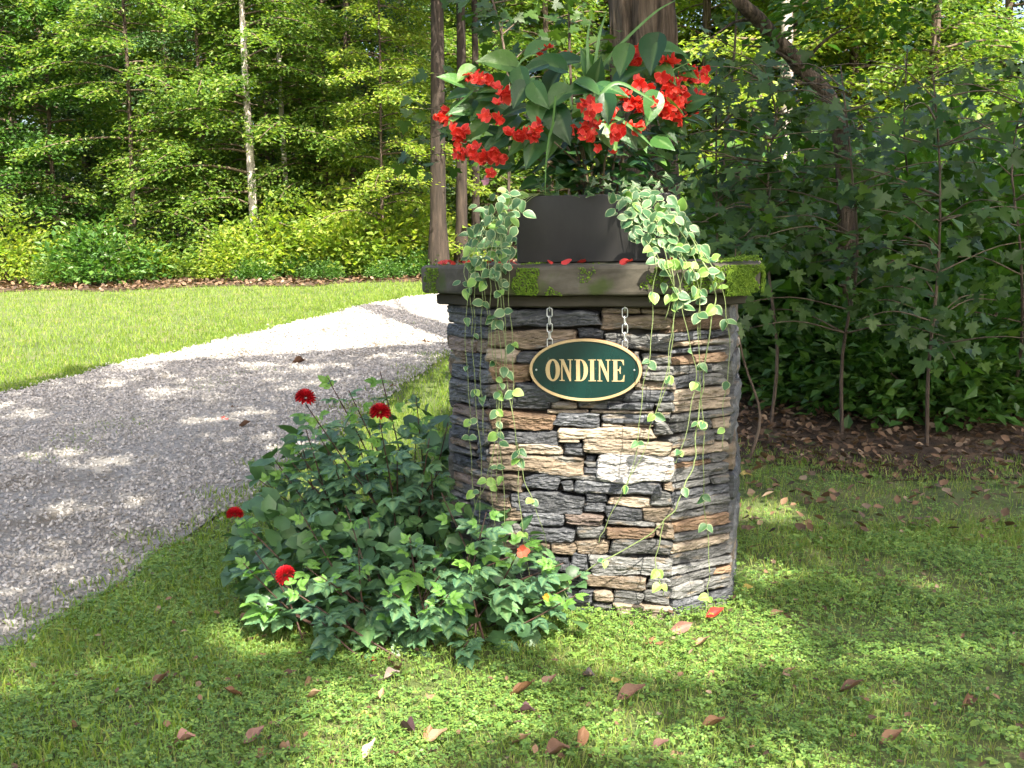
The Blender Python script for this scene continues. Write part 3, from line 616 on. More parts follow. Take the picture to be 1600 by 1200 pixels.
# moss cushions (geometry tufts) grown on the slab
def moss(face, u0, u1, z0, z1, dens, thick, seed):
    """tufts on the slab face: local front (y=-a) or right (x=+a)"""
    q, dist, _ = FACES[face]; a = dist + OVH; n = int(dens * abs(u1 - u0) * (z1 - z0))
    u = rng.uniform(u0, u1, n); z = rng.uniform(z0, z1, n)
    f = np.array([noise.noise(Vector((x * 16 + seed, y * 16, seed))) for x, y in zip(u, z)])
    e = np.minimum(np.minimum((u - u0), (u1 - u)) / 0.035, np.minimum((z - z0 + 0.012), (z1 - z + 0.03)) / 0.03)
    k = f * 1.15 + np.clip(e, 0, 1) * 0.9 > 0.45; u, z, f = u[k], z[k], f[k]; n = len(u)
    ht = thick * (0.45 + 1.5 * np.clip(f + 0.35, 0, 2)) * rng.uniform(0.6, 1.2, n)
    out = a + ht * 0.6; top = z > CAP_T - 0.010; zz = z.copy()
    zz[top] = CAP_T + ht[top] * 0.5; out[top] -= rng.uniform(0, 0.14, top.sum())
    an_ = q * math.pi / 4; c, s2 = math.cos(an_), math.sin(an_)
    P = np.c_[c * u + s2 * out, s2 * u - c * out, zz]
    s = rng.uniform(0.002, 0.0052, n)
    return scatter(oc * np.array([1, 1, 0.9]), ocF, P, basis(rvec(n), rvec(n), s))
mossd = 60000
a_ = fpl(797, 440, OVH)[0]; b_ = fpl(843, 440, OVH)[0]
mz = lambda py: fpl(900, py, OVH)[2]
c2 = CH / 2 + 0.036
specs = [('front', a_, b_, CAP_B, CAP_T, mossd * 1.2, 0.012, 1), ('cut_left', -c2, -c2 + 0.16, CAP_B, CAP_T, mossd * 0.5, 0.007, 2),
         ('front', b_ + 0.01, b_ + 0.10, CAP_B, CAP_B + 0.04, mossd * 0.5, 0.005, 3), ('front', 0.02, 0.09, CAP_B + 0.05, CAP_B + 0.11, mossd * 0.35, 0.005, 4),
         ('front', FX - 0.12, FX + 0.03, CAP_B + 0.02, CAP_T, mossd * 0.45, 0.006, 5),
         ('cut_right', -c2, 0.04, CAP_B + 0.015, CAP_T + 0.003, mossd * 0.7, 0.008, 6),
         ('cut_right', 0.0, c2, CAP_B - 0.012, CAP_T + 0.016, mossd * 2.2, 0.030, 8), ('right', -FX - 0.036, -FX + 0.30, CAP_B - 0.008, CAP_T + 0.010, mossd * 1.4, 0.018, 9)]
for sp_ in specs:
    V, Fs = moss(*sp_)
    if len(V): link('moss', mesh_np('moss', V, Fs), M['moss'], pillar, kind='stuff')

# ------------------------------------------------------------------ planter
POT_S, POT_B, POT_H = 0.52, CAP_T + 0.003, 0.285
pot = thing('planter', tuple(PC + np.array([0, 0, POT_B])), 'dark grey rectangular planter box standing on the pillar cap', 'planter', rz=-YAW)
def rrect(a, r, k=6, ex=0.075):
    out = []
    for q, (sx, sy) in enumerate(((1, -1), (1, 1), (-1, 1), (-1, -1))):
        for i in range(k + 1):
            an = -math.pi / 2 + q * math.pi / 2 + i / k * math.pi / 2
            out.append((sx * (a + ex - r) + r * math.cos(an), sy * (a - r) + r * math.sin(an)))
    return np.array(out)
V = []; prof = [(0.245, 0.0), (0.25, 0.004), (0.253, 0.10), (0.257, 0.20), (0.26, POT_H - 0.006), (0.258, POT_H), (0.244, POT_H), (0.240, POT_H - 0.006), (0.238, POT_H - 0.03)]
for a, z in prof: V += [(x, y, z) for x, y in rrect(a, 0.018)]
m = 28; Q = [(r * m + i, r * m + (i + 1) % m, (r + 1) * m + (i + 1) % m, (r + 1) * m + i) for r in range(len(prof) - 1) for i in range(m)]
g = Geo(); g.add(np.array(V), Q); link('box', g.mesh('box', False), M['pot'], pot)
V = [(x, y, POT_H - 0.028 + 0.004 * math.sin(x * 60 + y * 40)) for x, y in rrect(0.2375, 0.016)] + [(0, 0, POT_H - 0.012)]
g = Geo(); g.add(np.array(V), None, [(i, (i + 1) % 28, 28) for i in range(28)]); link('potting_soil', g.mesh('potting_soil'), M['pot_soil'], pot)
# small drain hole plug at the foot of the front face
g = Geo(); hv = w2loc(loc2w(fpl(897, 404, -0.23))); g.add(*box(-0.010, 0.010, -0.005, 0.003, -0.008, 0.008))
ho = link('drain_plug', g.mesh('drain_plug'), M['core'], pot); ho.location = (hv[0], -0.2535, 0.028)

# ------------------------------------------------------------------ oval sign and its chains
SO = 0.045
sc_ = fpl(915.2, 578, SO); sgl = fpl(827.5, 578, SO)[0]; sgr = fpl(1003, 578, SO)[0]
SA = (sgr - sgl) / 2; SCX = (sgr + sgl) / 2; SB = (fpl(915, 529, SO)[2] - fpl(915, 627, SO)[2]) / 2; SCZ = (fpl(915, 529, SO)[2] + fpl(915, 627, SO)[2]) / 2
sw = loc2w((SCX, -HW - SO, SCZ))
sign = thing('oval_sign', tuple(sw), 'oval dark green sign with gold rim and gold name lettering hung on chains', 'sign', rz=-YAW)
NE = 96; an = np.arange(NE) / NE * 2 * math.pi
def ell(a, b, y): return np.c_[a * np.cos(an), np.full(NE, y), b * np.sin(an)]
def lathe_rings(rings, close_front=True, close_back=False):
    V = np.vstack(rings); Q = [(r * NE + i, r * NE + (i + 1) % NE, (r + 1) * NE + (i + 1) % NE, (r + 1) * NE + i) for r in range(len(rings) - 1) for i in range(NE)]
    T = []
    if close_front:
        V = np.vstack([V, rings[-1].mean(0)]); T += [((len(rings) - 1) * NE + i, (len(rings) - 1) * NE + (i + 1) % NE, len(V) - 1) for i in range(NE)]
    if close_back:
        V = np.vstack([V, rings[0].mean(0)]); T += [((i + 1) % NE, i, len(V) - 1) for i in range(NE)]
    g = Geo(); g.add(V, Q, T); return g
link('board', lathe_rings([ell(SA - 0.003, SB - 0.003, 0.022), ell(SA, SB, 0.020), ell(SA, SB, 0.002)], True, True).mesh('board'), M['sign_edge'], sign)
rw = 0.0115
link('rim', lathe_rings([ell(SA, SB, 0.0015), ell(SA, SB, -0.004), ell(SA - 0.0015, SB - 0.0015, -0.0055), ell(SA - rw + 0.001, SB - rw + 0.001, -0.0055), ell(SA - rw, SB - rw, -0.0015)], False).mesh('rim'), M['sign_gold'], sign)
link('panel', lathe_rings([ell(SA - rw - 0.0005, SB - rw - 0.0005, 0.001), ell(SA - rw - 0.0005, SB - rw - 0.0005, -0.0012)], True).mesh('panel'), M['sign_green'], sign)
# letters: outlines in zoom pixels (centre 708,762; scale 7.06 px per photo px)
KS = 2 * SA / (1328 - 88)
def lp(x, y): return ((x - 708) * KS, -(y - 762.5) * KS * (2 * SB / (695 * KS)))
def arc(cx, cy, rx, ry, a0, a1, n=24): return [(cx + rx * math.cos(R(t)), cy - ry * math.sin(R(t))) for t in np.linspace(a0, a1, n)]
T0, B0 = 645, 885
def letter_N(x):
    return [[(x, T0), (x + 48, T0), (x + 112, 800), (x + 112, T0 + 9), (x + 92, T0 + 9), (x + 92, T0), (x + 148, T0), (x + 148, T0 + 9), (x + 127, T0 + 9), (x + 127, B0 + 2), (x + 112, B0 + 2), (x + 34, 700),
             (x + 34, B0 - 9), (x + 56, B0 - 9), (x + 56, B0), (x, B0), (x, B0 - 9), (x + 19, B0 - 9), (x + 19, T0 + 20), (x + 12, T0 + 9), (x, T0 + 9)]]
LET = [
 ('O', [arc(350, 767, 81, 123, 0, 345, 40), arc(350, 767, 33, 106, 0, 345, 36)]),
 ('N', letter_N(425)),
 ('D', [[(592, T0), (660, T0)] + arc(660, 765, 80, 120, 90, -90, 28) + [(660, B0), (592, B0), (592, B0 - 9), (610, B0 - 9), (610, T0 + 9), (592, T0 + 9)],
        [(652, T0 + 11)] + arc(658, 765, 37, 109, 90, -90, 24) + [(652, B0 - 11)]]),
 ('I', [[(745, T0), (828, T0), (828, T0 + 9), (808, T0 + 9), (808, B0 - 9), (828, B0 - 9), (828, B0), (745, B0), (745, B0 - 9), (765, B0 - 9), (765, T0 + 9), (745, T0 + 9)]]),
 ('N', letter_N(842)),
 ('E', [[(1002, T0), (1132, T0), (1135, 705), (1126, 705), (1114, 668), (1098, T0 + 11), (1062, T0 + 11), (1062, 752), (1078, 750), (1088, 735), (1090, 718), (1098, 718), (1098, 800), (1090, 800), (1088, 782), (1078, 766), (1062, 764),
         (1062, B0 - 11), (1098, B0 - 11), (1120, 858), (1132, 812), (1141, 812), (1138, B0), (1002, B0), (1002, B0 - 9), (1020, B0 - 9), (1020, T0 + 9), (1002, T0 + 9)]]),
]
for nm, loops in LET:
    cu = bpy.data.curves.new('letter', 'CURVE'); cu.dimensions = '2D'; cu.fill_mode = 'BOTH'; cu.extrude = 0.0009
    for lpn in loops:
        s = cu.splines.new('POLY'); s.points.add(len(lpn) - 1); s.use_cyclic_u = True
        for q, (x, y) in enumerate(lpn): X, Y = lp(x, y); s.points[q].co = (X, Y, 0, 1)
    co = bpy.data.objects.new('tmp', cu); COL.objects.link(co)
    dg = bpy.context.evaluated_depsgraph_get(); me = bpy.data.meshes.new_from_object(co.evaluated_get(dg)); bpy.data.objects.remove(co)
    me.name = 'letter'; me.materials.clear()
    o = link('letter', me, M['sign_gold'], sign, label='gold serif letter ' + nm); o.rotation_euler = (R(90), 0, 0); o.location = (0, -0.0024, 0)
for x in (165, 1247):
    X, Z = lp(x, 766 if x < 700 else 757)
    Vs = [(0.0042 * math.cos(t), -0.0012, 0.0042 * math.sin(t)) for t in np.arange(14) / 14 * 2 * math.pi]
    Vs2 = [(0.0036 * math.cos(t), -0.0030, 0.0036 * math.sin(t)) for t in np.arange(14) / 14 * 2 * math.pi] + [(0, -0.0034, 0)]
    g = Geo(); g.add(np.array(Vs + Vs2), [(i, (i + 1) % 14, 14 + (i + 1) % 14, 14 + i) for i in range(14)], [(14 + i, 14 + (i + 1) % 14, 28) for i in range(14)])
    o = link('screw', g.mesh('screw'), M['chain'], sign); o.location = (X, 0, Z)
def link_mesh(L, W, r):
    pts = []
    h = L / 2 - W / 2
    for t in np.linspace(0, math.pi, 9): pts.append((W / 2 * math.cos(t), 0, h + W / 2 * math.sin(t)))
    for t in np.linspace(math.pi, 2 * math.pi, 9): pts.append((W / 2 * math.cos(t), 0, -h + W / 2 * math.sin(t)))
    pts = np.array(pts); n = len(pts); tg = norm(np.roll(pts, -1, 0) - np.roll(pts, 1, 0)); u = np.cross(tg, [0, 1, 0.0])
    a = np.arange(6) / 6 * 2 * math.pi
    V = (pts[:, None] + r * (np.cos(a)[None, :, None] * u[:, None] + np.sin(a)[None, :, None] * np.array([0, 1.0, 0]))).reshape(-1, 3)
    i, j = np.meshgrid(np.arange(n), np.arange(6), indexing='ij')
    Q = np.stack([i * 6 + j, i * 6 + (j + 1) % 6, ((i + 1) % n) * 6 + (j + 1) % 6, ((i + 1) % n) * 6 + j], -1).reshape(-1, 4)
    return mesh_np('link', V, Q, True)
lk = link_mesh(0.047, 0.0205, 0.0024); lk.materials.append(M['chain'])
for nm, pxc, ytop, ybot in (('left', 858, 480, 541), ('right', 976, 478, 541)):
    a = fpl(pxc, ytop, SO); zs = fpl(pxc, ybot, SO)[2] ; ztop = H_ST - 0.002
    sx_ = a[0] - SCX; zend = SCZ + SB * math.sqrt(max(0, 1 - (sx_ / SA) ** 2)) - 0.006
    w = loc2w((a[0], -HW - SO + 0.008, ztop))
    ch = thing('chain', tuple(w), f'{nm} short zinc chain holding the oval sign under the cap', 'chain', 'chains holding the sign', rz=-YAW)
    nl = 5; tot = ztop - zend; st = tot / (nl + 0.15)
    for q in range(nl):
        o = link('link', lk, None, ch); o.location = (0, 0, -(q + 0.62) * st); o.scale = (1, 1, st / 0.0385)
        o.rotation_euler = (0, 0, R(8) if q % 2 == 0 else R(84))
    V, Q, T = tube([(0, 0, 0.004), (0, 0, -0.014)], 0.0026, 8); g = Geo(); g.add(V, Q, T)
    link('hook', g.mesh('hook', True), M['chain'], ch)

# ------------------------------------------------------------------ begonia, spike plant, vines in the planter
def put_leaf(name, me, parent, Pw, d, n, s, label=None, root=None):
    o = link(name, me, None, parent, label=label)
    B = basis(np.array([d], float), np.array([n], float), np.array([s]))[0]
    place(o, np.asarray(Pw) - np.array((root or parent).location), B)
    return o
POTC = PC + np.array([0, 0, POT_B + POT_H - 0.02])
beg = thing('begonia', tuple(POTC), 'bushy red-flowering begonia with glossy green leaves in the planter', 'flowering plant')
begL = [leaf_mesh('leaf', leaf_geo(ovate(0.40, 0.55, 1.15), 18, 0.16, 0.14, asym=0.24, heart=0.35, wav=0.008, cross=4, ribs=0.012), M['begonia']),
        leaf_mesh('leaf', leaf_geo(ovate(0.37, 0.58, 1.15), 18, 0.22, 0.10, asym=-0.24, heart=0.3, wav=0.010, cross=4, ribs=0.012), M['begonia'])]
BY = POTC[1]
def bpos(px, py, k):
    """k: -1 front .. 1 back of the bush"""
    return at(px, py, BY + k * 0.42)
def fan(n, petal, r0, tilt, a0=0.0):
    return None
pet = leaf_geo(lambda t: 0.44 * math.sin(math.pi * min(1, 0.12 + 0.85 * t)) ** 0.7, 4, 0.0, -0.18, wav=0.03, cross=1)
pet2 = leaf_geo(lambda t: 0.26 * math.sin(math.pi * min(1, 0.10 + 0.86 * t)) ** 0.8, 4, 0.0, -0.22, cross=1)
def flower_geo(seed):
    r_ = random.Random(seed); parts = []
    for q in range(5):
        a = q * 2 * math.pi / 5 + r_.uniform(-0.25, 0.25); s = r_.uniform(0.8, 1.1)
        tl = r_.uniform(0.15, 0.75)
        Rz = np.array(rz3(a)); Rx = np.array([[1, 0, 0], [0, math.cos(tl), -math.sin(tl)], [0, math.sin(tl), math.cos(tl)]])
        parts.append((pet if q % 2 == 0 else pet2, Rz @ Rx * s, np.array([0, 0, 0.0])))
    return merge_leaf(parts)
flM = [leaf_mesh('flower', flower_geo(s), M['red_flower']) for s in (1, 2, 3, 4, 5)]
bs = Geo()
for q in range(5):
    pass
stam = Geo(); 
for q in range(9):
    a = q * 2.4; r_ = 0.035 * math.sqrt(q / 9); V, Q, T = tube([(r_ * math.cos(a), r_ * math.sin(a), 0.02), (2.2 * r_ * math.cos(a), 2.2 * r_ * math.sin(a), 0.16)], 0.022, 4); stam.add(V, Q, T)
stamM = stam.mesh('stamens'); stamM.materials.append(M['stamen'])
FL = [(735,118,3,-.2),(752,122,4,-.35),(768,125,3,-.2),(778,140,2,-.4),(790,148,5,-.5),(783,155,3,-.5),(760,186,4,-.6),(778,190,3,-.6),(688,178,3,-.1),(698,186,3,-.1),(695,170,2,0),
      (712,206,4,-.2),(720,216,4,-.2),(729,200,2,-.1),(716,228,3,-.2),(720,245,3,-.2),(712,243,2,-.2),(742,240,4,-.4),(752,252,4,-.4),(764,248,3,-.4),(775,234,4,-.5),(779,246,3,-.5),(762,268,2,-.4),
      (800,208,4,-.75),(814,213,4,-.75),(838,200,4,-.8),(830,210,3,-.8),(846,82,2,.2),(860,72,1,.3),(886,86,2,.3),(843,148,2,.1),
      (918,165,4,-.9),(930,168,4,-.9),(925,182,4,-.95),(933,190,3,-.95),(903,196,2,-.85),(912,198,2,-.85),(916,208,3,-.9),(924,214,2,-.9),(948,178,3,-.9),(952,170,2,-.9),(962,206,5,-.95),(972,202,3,-.95),(932,226,1,-.9),(950,236,1,-.9),(990,200,3,-.8),(996,192,2,-.8),
      (988,96,3,-.3),(1000,88,3,-.3),(1003,76,1,-.3),(1036,98,3,-.2),(1050,98,4,-.2),(994,128,3,-.5),(1008,136,2,-.5),(975,152,3,-.6),(985,162,3,-.6),(998,160,4,-.6),(1012,168,4,-.6),(1022,160,3,-.5),(1000,174,3,-.6),
      (1038,130,4,-.3),(1050,128,4,-.3),(1046,142,4,-.3),(1058,140,4,-.2),(1034,150,3,-.4),(1044,160,4,-.4),(1056,158,4,-.3),(1066,166,4,-.2),(1050,174,4,-.4),(1060,180,4,-.3),(1044,184,3,-.4),(1066,190,2,-.3),(1070,120,3,0),(1082,116,3,.1),(1092,126,3,.1),(1098,112,2,.2),(1086,158,2,.1),(1094,154,1,.1),(1073,148,3,-.1),(1030,172,3,-.4),(1078,172,2,-.1)]
nf = 0
for (fx_, fy_, nn, kk) in FL:
    for q in range(max(1, int(nn * 1.0 + 0.5))):
        P = bpos(fx_ + rng.normal(0, 4.5), fy_ + rng.normal(0, 4.0), kk + rng.normal(0, 0.05))
        nrm = np.array([0, -0.75, 0.1]) + rng.normal(0, 0.55, 3)
        d = rng.normal(0, 1, 3); me = flM[nf % 5]; nf += 1
        o = put_leaf('flower', me, beg, P, d, nrm, rng.uniform(0.025, 0.040) )
        if q == 0 and nf % 2 == 0:
            so_ = link('stamens', stamM, None, o)
oF = leaf_mesh('flower', flower_geo(9), M['faded'])
put_leaf('flower', oF, beg, bpos(760, 284, -.4), (0, 0.2, 1), (-.4, -1, .2), 0.03, 'faded pink flower hanging below the red ones')
# explicit big leaves: x, y, size_px, direction angle on screen (0 right, 90 up), k, upness of normal
BL = [(775,98,60,170,-.1,.5),(845,76,50,25,.2,.8),(818,130,46,-80,-.7,.4),(812,150,44,-120,-.75,.5),(846,150,46,-60,-.8,.3),(905,140,50,-170,-.85,.5),(922,140,48,-28,-.9,1.2),(855,100,56,165,-.2,.6),(830,108,50,200,-.3,.9),
      (975,96,50,-110,-.4,.3),(1022,86,62,-105,-.5,.2),(1045,80,58,-8,-.2,1.0),(947,172,48,-85,-1.0,.1),(1020,172,52,-110,-.7,.2),(880,196,64,-70,-.7,.2),(830,236,60,-110,-.6,.2),(812,225,56,-140,-.5,.6),(905,205,40,-100,-.8,.2),
      (890,98,56,10,.1,.8),(985,118,54,30,-.4,.8),(1040,118,46,-40,-.3,.7),(765,150,50,190,-.2,.6),(755,170,48,215,-.1,.7),(740,205,46,220,-.1,.7),(800,175,52,200,-.5,.8),(790,200,50,225,-.4,.8),(870,155,50,-140,-.75,.6),(960,140,50,-20,-.7,.9),
      (935,112,46,80,-.2,.7),(920,96,50,120,0,.7),(870,120,50,60,0,.8),(1000,110,46,60,-.2,.8),(1068,110,40,10,0,.8),(1060,140,44,-30,0,.7),(770,225,46,210,-.3,.7),(860,220,56,-100,-.55,.2),(920,225,52,-80,-.6,.2),(955,215,50,-70,-.7,.3),(985,215,46,-60,-.5,.3),(840,180,46,-100,-.7,.4),(800,110,44,120,0,.7)]
for (lx, ly, s_, ang, kk, up) in BL:
    P = bpos(lx, ly, kk); a = R(ang)
    d = np.array([math.cos(a), -0.35, math.sin(a)]); n_ = np.array([rng.normal(0, .2), -1.0 + 0.35 * up, up])
    size = s_ / F_PX * P[1] * 0.86
    put_leaf('leaf', begL[rng.integers(2)], beg, P - d / np.linalg.norm(d) * size * 0.4, d, n_, size)
for q in range(165):
    a = rng.uniform(0, 2 * math.pi); r_ = rng.uniform(0.08, 0.40) ; z = rng.uniform(0.02, 0.40)
    ang_ = np.array([math.cos(a), math.sin(a), 0])
    P = POTC + ang_ * r_ * np.array([1.15, 1, 1]) * (0.55 + 0.45 * math.sin(min(1, z / 0.42) * math.pi * 0.8)) + np.array([0, 0, z + 0.02])
    put_leaf('leaf', begL[rng.integers(2)], beg, P, ang_ + np.array([0, 0, rng.uniform(-0.8, 0.3)]), ang_ * 0.4 + np.array([0, 0, 1.0]) + rng.normal(0, .3, 3), rng.uniform(0.062, 0.105))
for q in range(46):
    a = rng.uniform(0, 2 * math.pi); ang_ = np.array([math.cos(a), math.sin(a), 0]); P = POTC + ang_ * rng.uniform(.02, .26) * np.array([1.2, 1, 1]) + np.array([0, 0, rng.uniform(.03, .24)])
    put_leaf('leaf', begL[rng.integers(2)], beg, P, ang_ + np.array([0, -.3, rng.uniform(-.7, .4)]), ang_ * .4 + np.array([0, -.6, .7]) + rng.normal(0, .3, 3), rng.uniform(.06, .10))
for q in range(56):
    lft = q % 2 == 0; x = rng.uniform(715, 810) if lft else rng.uniform(990, 1078); y = rng.uniform(110, 265) if lft else rng.uniform(85, 215)
    P = bpos(x, y, rng.uniform(-.25, .2)); a = R(rng.uniform(150, 250) if lft else rng.uniform(-70, 40))
    put_leaf('leaf', begL[rng.integers(2)], beg, P, (math.cos(a), -.35, math.sin(a)), (rng.normal(0, .3), -.7, rng.uniform(.2, 1)), rng.uniform(.07, .11))
for q in range(16):
    a = rng.uniform(0, 2 * math.pi); r_ = rng.uniform(0.1, 0.42); h = rng.uniform(0.2, 0.45)
    b0 = POTC + np.array([math.cos(a) * 0.07, math.sin(a) * 0.07, -0.01])
    pts = catmull([b0, b0 + np.array([math.cos(a) * r_ * .3, math.sin(a) * r_ * .3, h * .6]), b0 + np.array([math.cos(a) * r_, math.sin(a) * r_, h])], 5)
    g = Geo(); g.add(*tube(pts - POTC, np.linspace(0.007, 0.003, len(pts)), 6)); link('stem', g.mesh('stem', True), M['twig'], beg)
# spike plant blades
spk = thing('spike_plant', tuple(POTC + np.array([0, 0.03, 0])), 'slender arching green grass-like blades rising from the planter middle', 'plant')
def blade_mesh(pts, w):
    pts = np.asarray(pts); n = len(pts); tg = norm(np.gradient(pts, axis=0)); side = norm(np.cross(tg, np.array([0.15, -1.0, 0.2])))
    ww = w * np.sin(np.linspace(0.35, 1, n) * math.pi * 0.98) ** 0.7; up = np.cross(side, tg)
    V = np.concatenate([pts - side * ww[:, None], pts + up * ww[:, None] * -0.35, pts + side * ww[:, None]]); Q = []
    for i in range(n - 1): Q += [(i, n + i, n + i + 1, i + 1), (n + i, 2 * n + i, 2 * n + i + 1, n + i + 1)]
    me = mesh_np('blade', V, np.array(Q), True); me.materials.append(M['spike']); return me
spb = [[(905,200),(918,120),(918,60),(925,22)],[(915,200),(928,110),(938,50),(948,18)],[(925,190),(935,120),(960,80),(1020,22),(1056,0)],[(920,170),(960,130),(1000,145),(1030,165)],[(930,180),(965,185),(1000,210),(1020,230)],[(868,150),(865,180),(862,205),(858,215)],[(866,190),(858,215),(853,260),(852,305)],
       [(740,140),(725,155),(705,172),(690,186)],[(800,120),(815,95),(835,85),(850,95)],[(900,190),(880,120),(860,90),(840,110)],[(940,180),(990,140),(1050,110),(1110,82)],[(940,175),(985,118),(1040,88),(1100,60)]]
for q, ln in enumerate(spb):
    kk = [-.1, -.1, -.2, -.95, -1.0, -.9, -.95, -.2, -.2, 0, -.3, -.2][q]
    pts = catmull([bpos(x, y, kk + 0.04 * i) for i, (x, y) in enumerate(ln)], 6) - np.array(spk.location)
    o = link('blade', blade_mesh(pts, 0.003 if q in (10, 11) else (0.0045 if q > 4 else 0.0075)), None, spk)

# variegated vines
vinL = [leaf_mesh('leaf', leaf_geo(ovate(0.40, 0.78, 0.8), 6, f, dp, heart=0.08, wav=w_, cross=3), M['vinca']) for f, dp, w_ in ((0.15, 0.2, .01), (0.3, 0.35, .02), (0.05, 0.1, .015))]
vinY = [leaf_mesh('leaf', leaf_geo(ovate(0.44, 0.8, 0.75), 6, f, dp, heart=0.08, cross=3), M['vinca_young']) for f, dp in ((0.15, 0.2), (0.3, 0.3))]
vl = thing('trailing_vine', tuple(loc2w((-0.27, -0.20, POT_B + POT_H))), 'variegated green and cream vine trailing over the left end of the cap', 'vine', 'vines trailing from the planter')
vr = thing('trailing_vine', tuple(loc2w((0.27, -0.20, POT_B + POT_H))), 'thick variegated vine spilling over the right corner of planter and cap', 'vine', 'vines trailing from the planter')
def strand(parent, pts3, rad=0.0016, nodes=10, size=0.06, start=0.0, young=False, prob=0.8, mn=0.55):
    P = catmull(pts3, 8); ph = rng.uniform(0, 6, 3); ll = np.linspace(0, 1, len(P)) * len(P) * 0.35
    P = P + np.c_[np.sin(ll + ph[0]) + .6 * np.sin(2.3 * ll + ph[1]), np.zeros(len(P)), 0.3 * np.sin(ll * 1.7 + ph[2])] * 0.0045
    g = Geo(); g.add(*tube(P - np.array(parent.location), np.linspace(rad * 1.3, rad, len(P)), 5))
    vs_ = link('vine_stem', g.mesh('vine_stem', True), M['vine_stem'], parent)
    L = np.concatenate([[0], np.cumsum(np.linalg.norm(np.diff(P, axis=0), axis=1))]); tg = norm(np.gradient(P, axis=0))
    for q in range(nodes):
        f = start + (1 - start) * (q + 0.5 + rng.uniform(-.3, .3)) / nodes; s = f * L[-1]; i = min(len(P) - 1, np.searchsorted(L, s))
        a = rng.uniform(0, math.pi)
        for sd in (0, math.pi):
            if rng.uniform() > prob: continue
            side = np.array([math.cos(a + sd) * 0.9, -abs(math.sin(a + sd)) * 0.6 - 0.1, 0])
            d = side + np.array([0, 0, rng.uniform(-0.8, 0.35)]) + 0.3 * tg[i]
            sz = size * rng.uniform(0.7, 1.15) * (1 - (1 - mn) * f)
            me = random.choice(vinY if (young or rng.uniform() < 0.12 + 0.35 * f) else vinL)
            put_leaf('leaf', me, vs_, P[i], d, np.array([rng.normal(0, .5), -0.9, rng.uniform(0.1, 1.0)]), sz, root=parent)
def onf(pl, off): return [loc2w(opl(x, y, off)) for x, y in pl]
OV = 0.120          # just clear of the slab's front edge
RIM_L = loc2w((-0.25, -0.24, POT_B + POT_H + 0.005)); 
def from_rim(rim, pl, offs, off2=OV): return [rim] + onf(pl[:1], offs) + onf(pl[1:], off2)
LS = [([(775,330),(738,405),(732,440),(729,560),(733,640),(736,700),(739,790)], 9), ([(770,325),(730,410),(733,460),(739,520),(744,640),(752,760),(746,860)], 8),
      ([(790,330),(765,405),(766,470),(770,540),(779,650),(784,700),(788,830),(792,905)], 10), ([(800,345),(796,405),(797,470),(800,560),(803,640),(806,700),(812,775),(822,870),(828,960),(823,1030)], 8),
      ([(785,340),(757,410),(760,470),(763,540)], 6), ([(790,330),(772,408),(778,470),(782,560),(781,660),(768,715),(752,770),(741,800),(733,850),(724,885)], 7),
      ([(800,340),(775,408),(778,450),(790,540),(800,650),(815,730),(832,780),(850,840),(868,890),(890,950),(904,1010),(908,1040)], 7), ([(795,335),(755,405),(752,450),(754,500),(750,600),(757,680)], 6), ([(780,330),(748,402),(742,470),(738,540)], 5)]
for q in range(2):
    x = rng.uniform(716, 800); ye = rng.uniform(470, 900); k = rng.normal(0, 14, 3)
    LS.append(([(785, 335), (x, 408), (x + k[0], 408 + (ye - 408) * .35), (x + k[0] + k[1], 408 + (ye - 408) * .7), (x + k.sum(), ye)], max(2, int((ye - 408) / 60))))
for pl, nn in LS:
    b = loc2w((-0.31 + rng.uniform(-.02, .1), -0.255, POT_B + POT_H + 0.008))
    strand(vl, [POTC + np.array([-0.1, -0.05, -0.01]), b] + onf(pl[:1], -0.16) + onf(pl[1:], OV + rng.uniform(0, 0.02)), nodes=nn, start=0.22, size=0.052, mn=0.68, prob=0.72, rad=0.0013)
RS = [([(1000,350),(1022,402),(1023,440),(1018,520),(1008,590),(1000,660),(985,740),(975,770)], 5), ([(1010,370),(1036,412),(1056,455),(1053,500),(1045,560),(1029,625),(1014,683),(1003,708),(971,775),(943,825),(936,848)], 8),
      ([(1030,360),(1052,408),(1066,470),(1078,540),(1088,597),(1082,627),(1060,713),(1054,722)], 7), ([(1060,350),(1098,405),(1115,450),(1112,500),(1100,590),(1092,635),(1088,700),(1082,728),(1070,762),(1054,794),(1036,816),(1017,833),(957,869),(913,893)], 9),
      ([(1060,345),(1110,412),(1130,450),(1136,500),(1138,580),(1131,640),(1128,700)], 7), ([(1040,350),(1075,410),(1090,450),(1093,540),(1097,660),(1100,740),(1104,830),(1108,900),(1106,930),(1100,958)], 9),
      ([(1030,350),(1064,405),(1060,460),(1048,520)], 4), ([(1020,345),(1043,405),(1050,450),(1040,500)], 4), ([(1050,345),(1086,404),(1094,470),(1096,530)], 4)]
for q in range(1):
    x = rng.uniform(1025, 1125); ye = rng.uniform(480, 860); k = rng.normal(0, 16, 3)
    RS.append(([(1035, 350), (x, 408), (x + k[0], 408 + (ye - 408) * .35), (x + k[0] + k[1], 408 + (ye - 408) * .7), (x + k.sum(), ye)], max(2, int((ye - 408) / 60))))
for qi, (pl, nn) in enumerate(RS):
    b = loc2w((0.26 + rng.uniform(-.14, .07), -0.255, POT_B + POT_H + 0.008))
    strand(vr, [POTC + np.array([0.1, -0.05, -0.01]), b] + onf(pl[:1], -0.16) + onf(pl[1:], OV + rng.uniform(0, 0.03)), rad=0.0024 if qi == 3 else 0.0014, nodes=nn, start=0.15, size=0.054, mn=0.68, prob=0.8)
strand(vr, onf([(1036,816),(1026,865),(1030,904),(1036,930)], OV + 0.01), nodes=2, size=0.05, young=True, start=0.5, prob=1, mn=0.9)
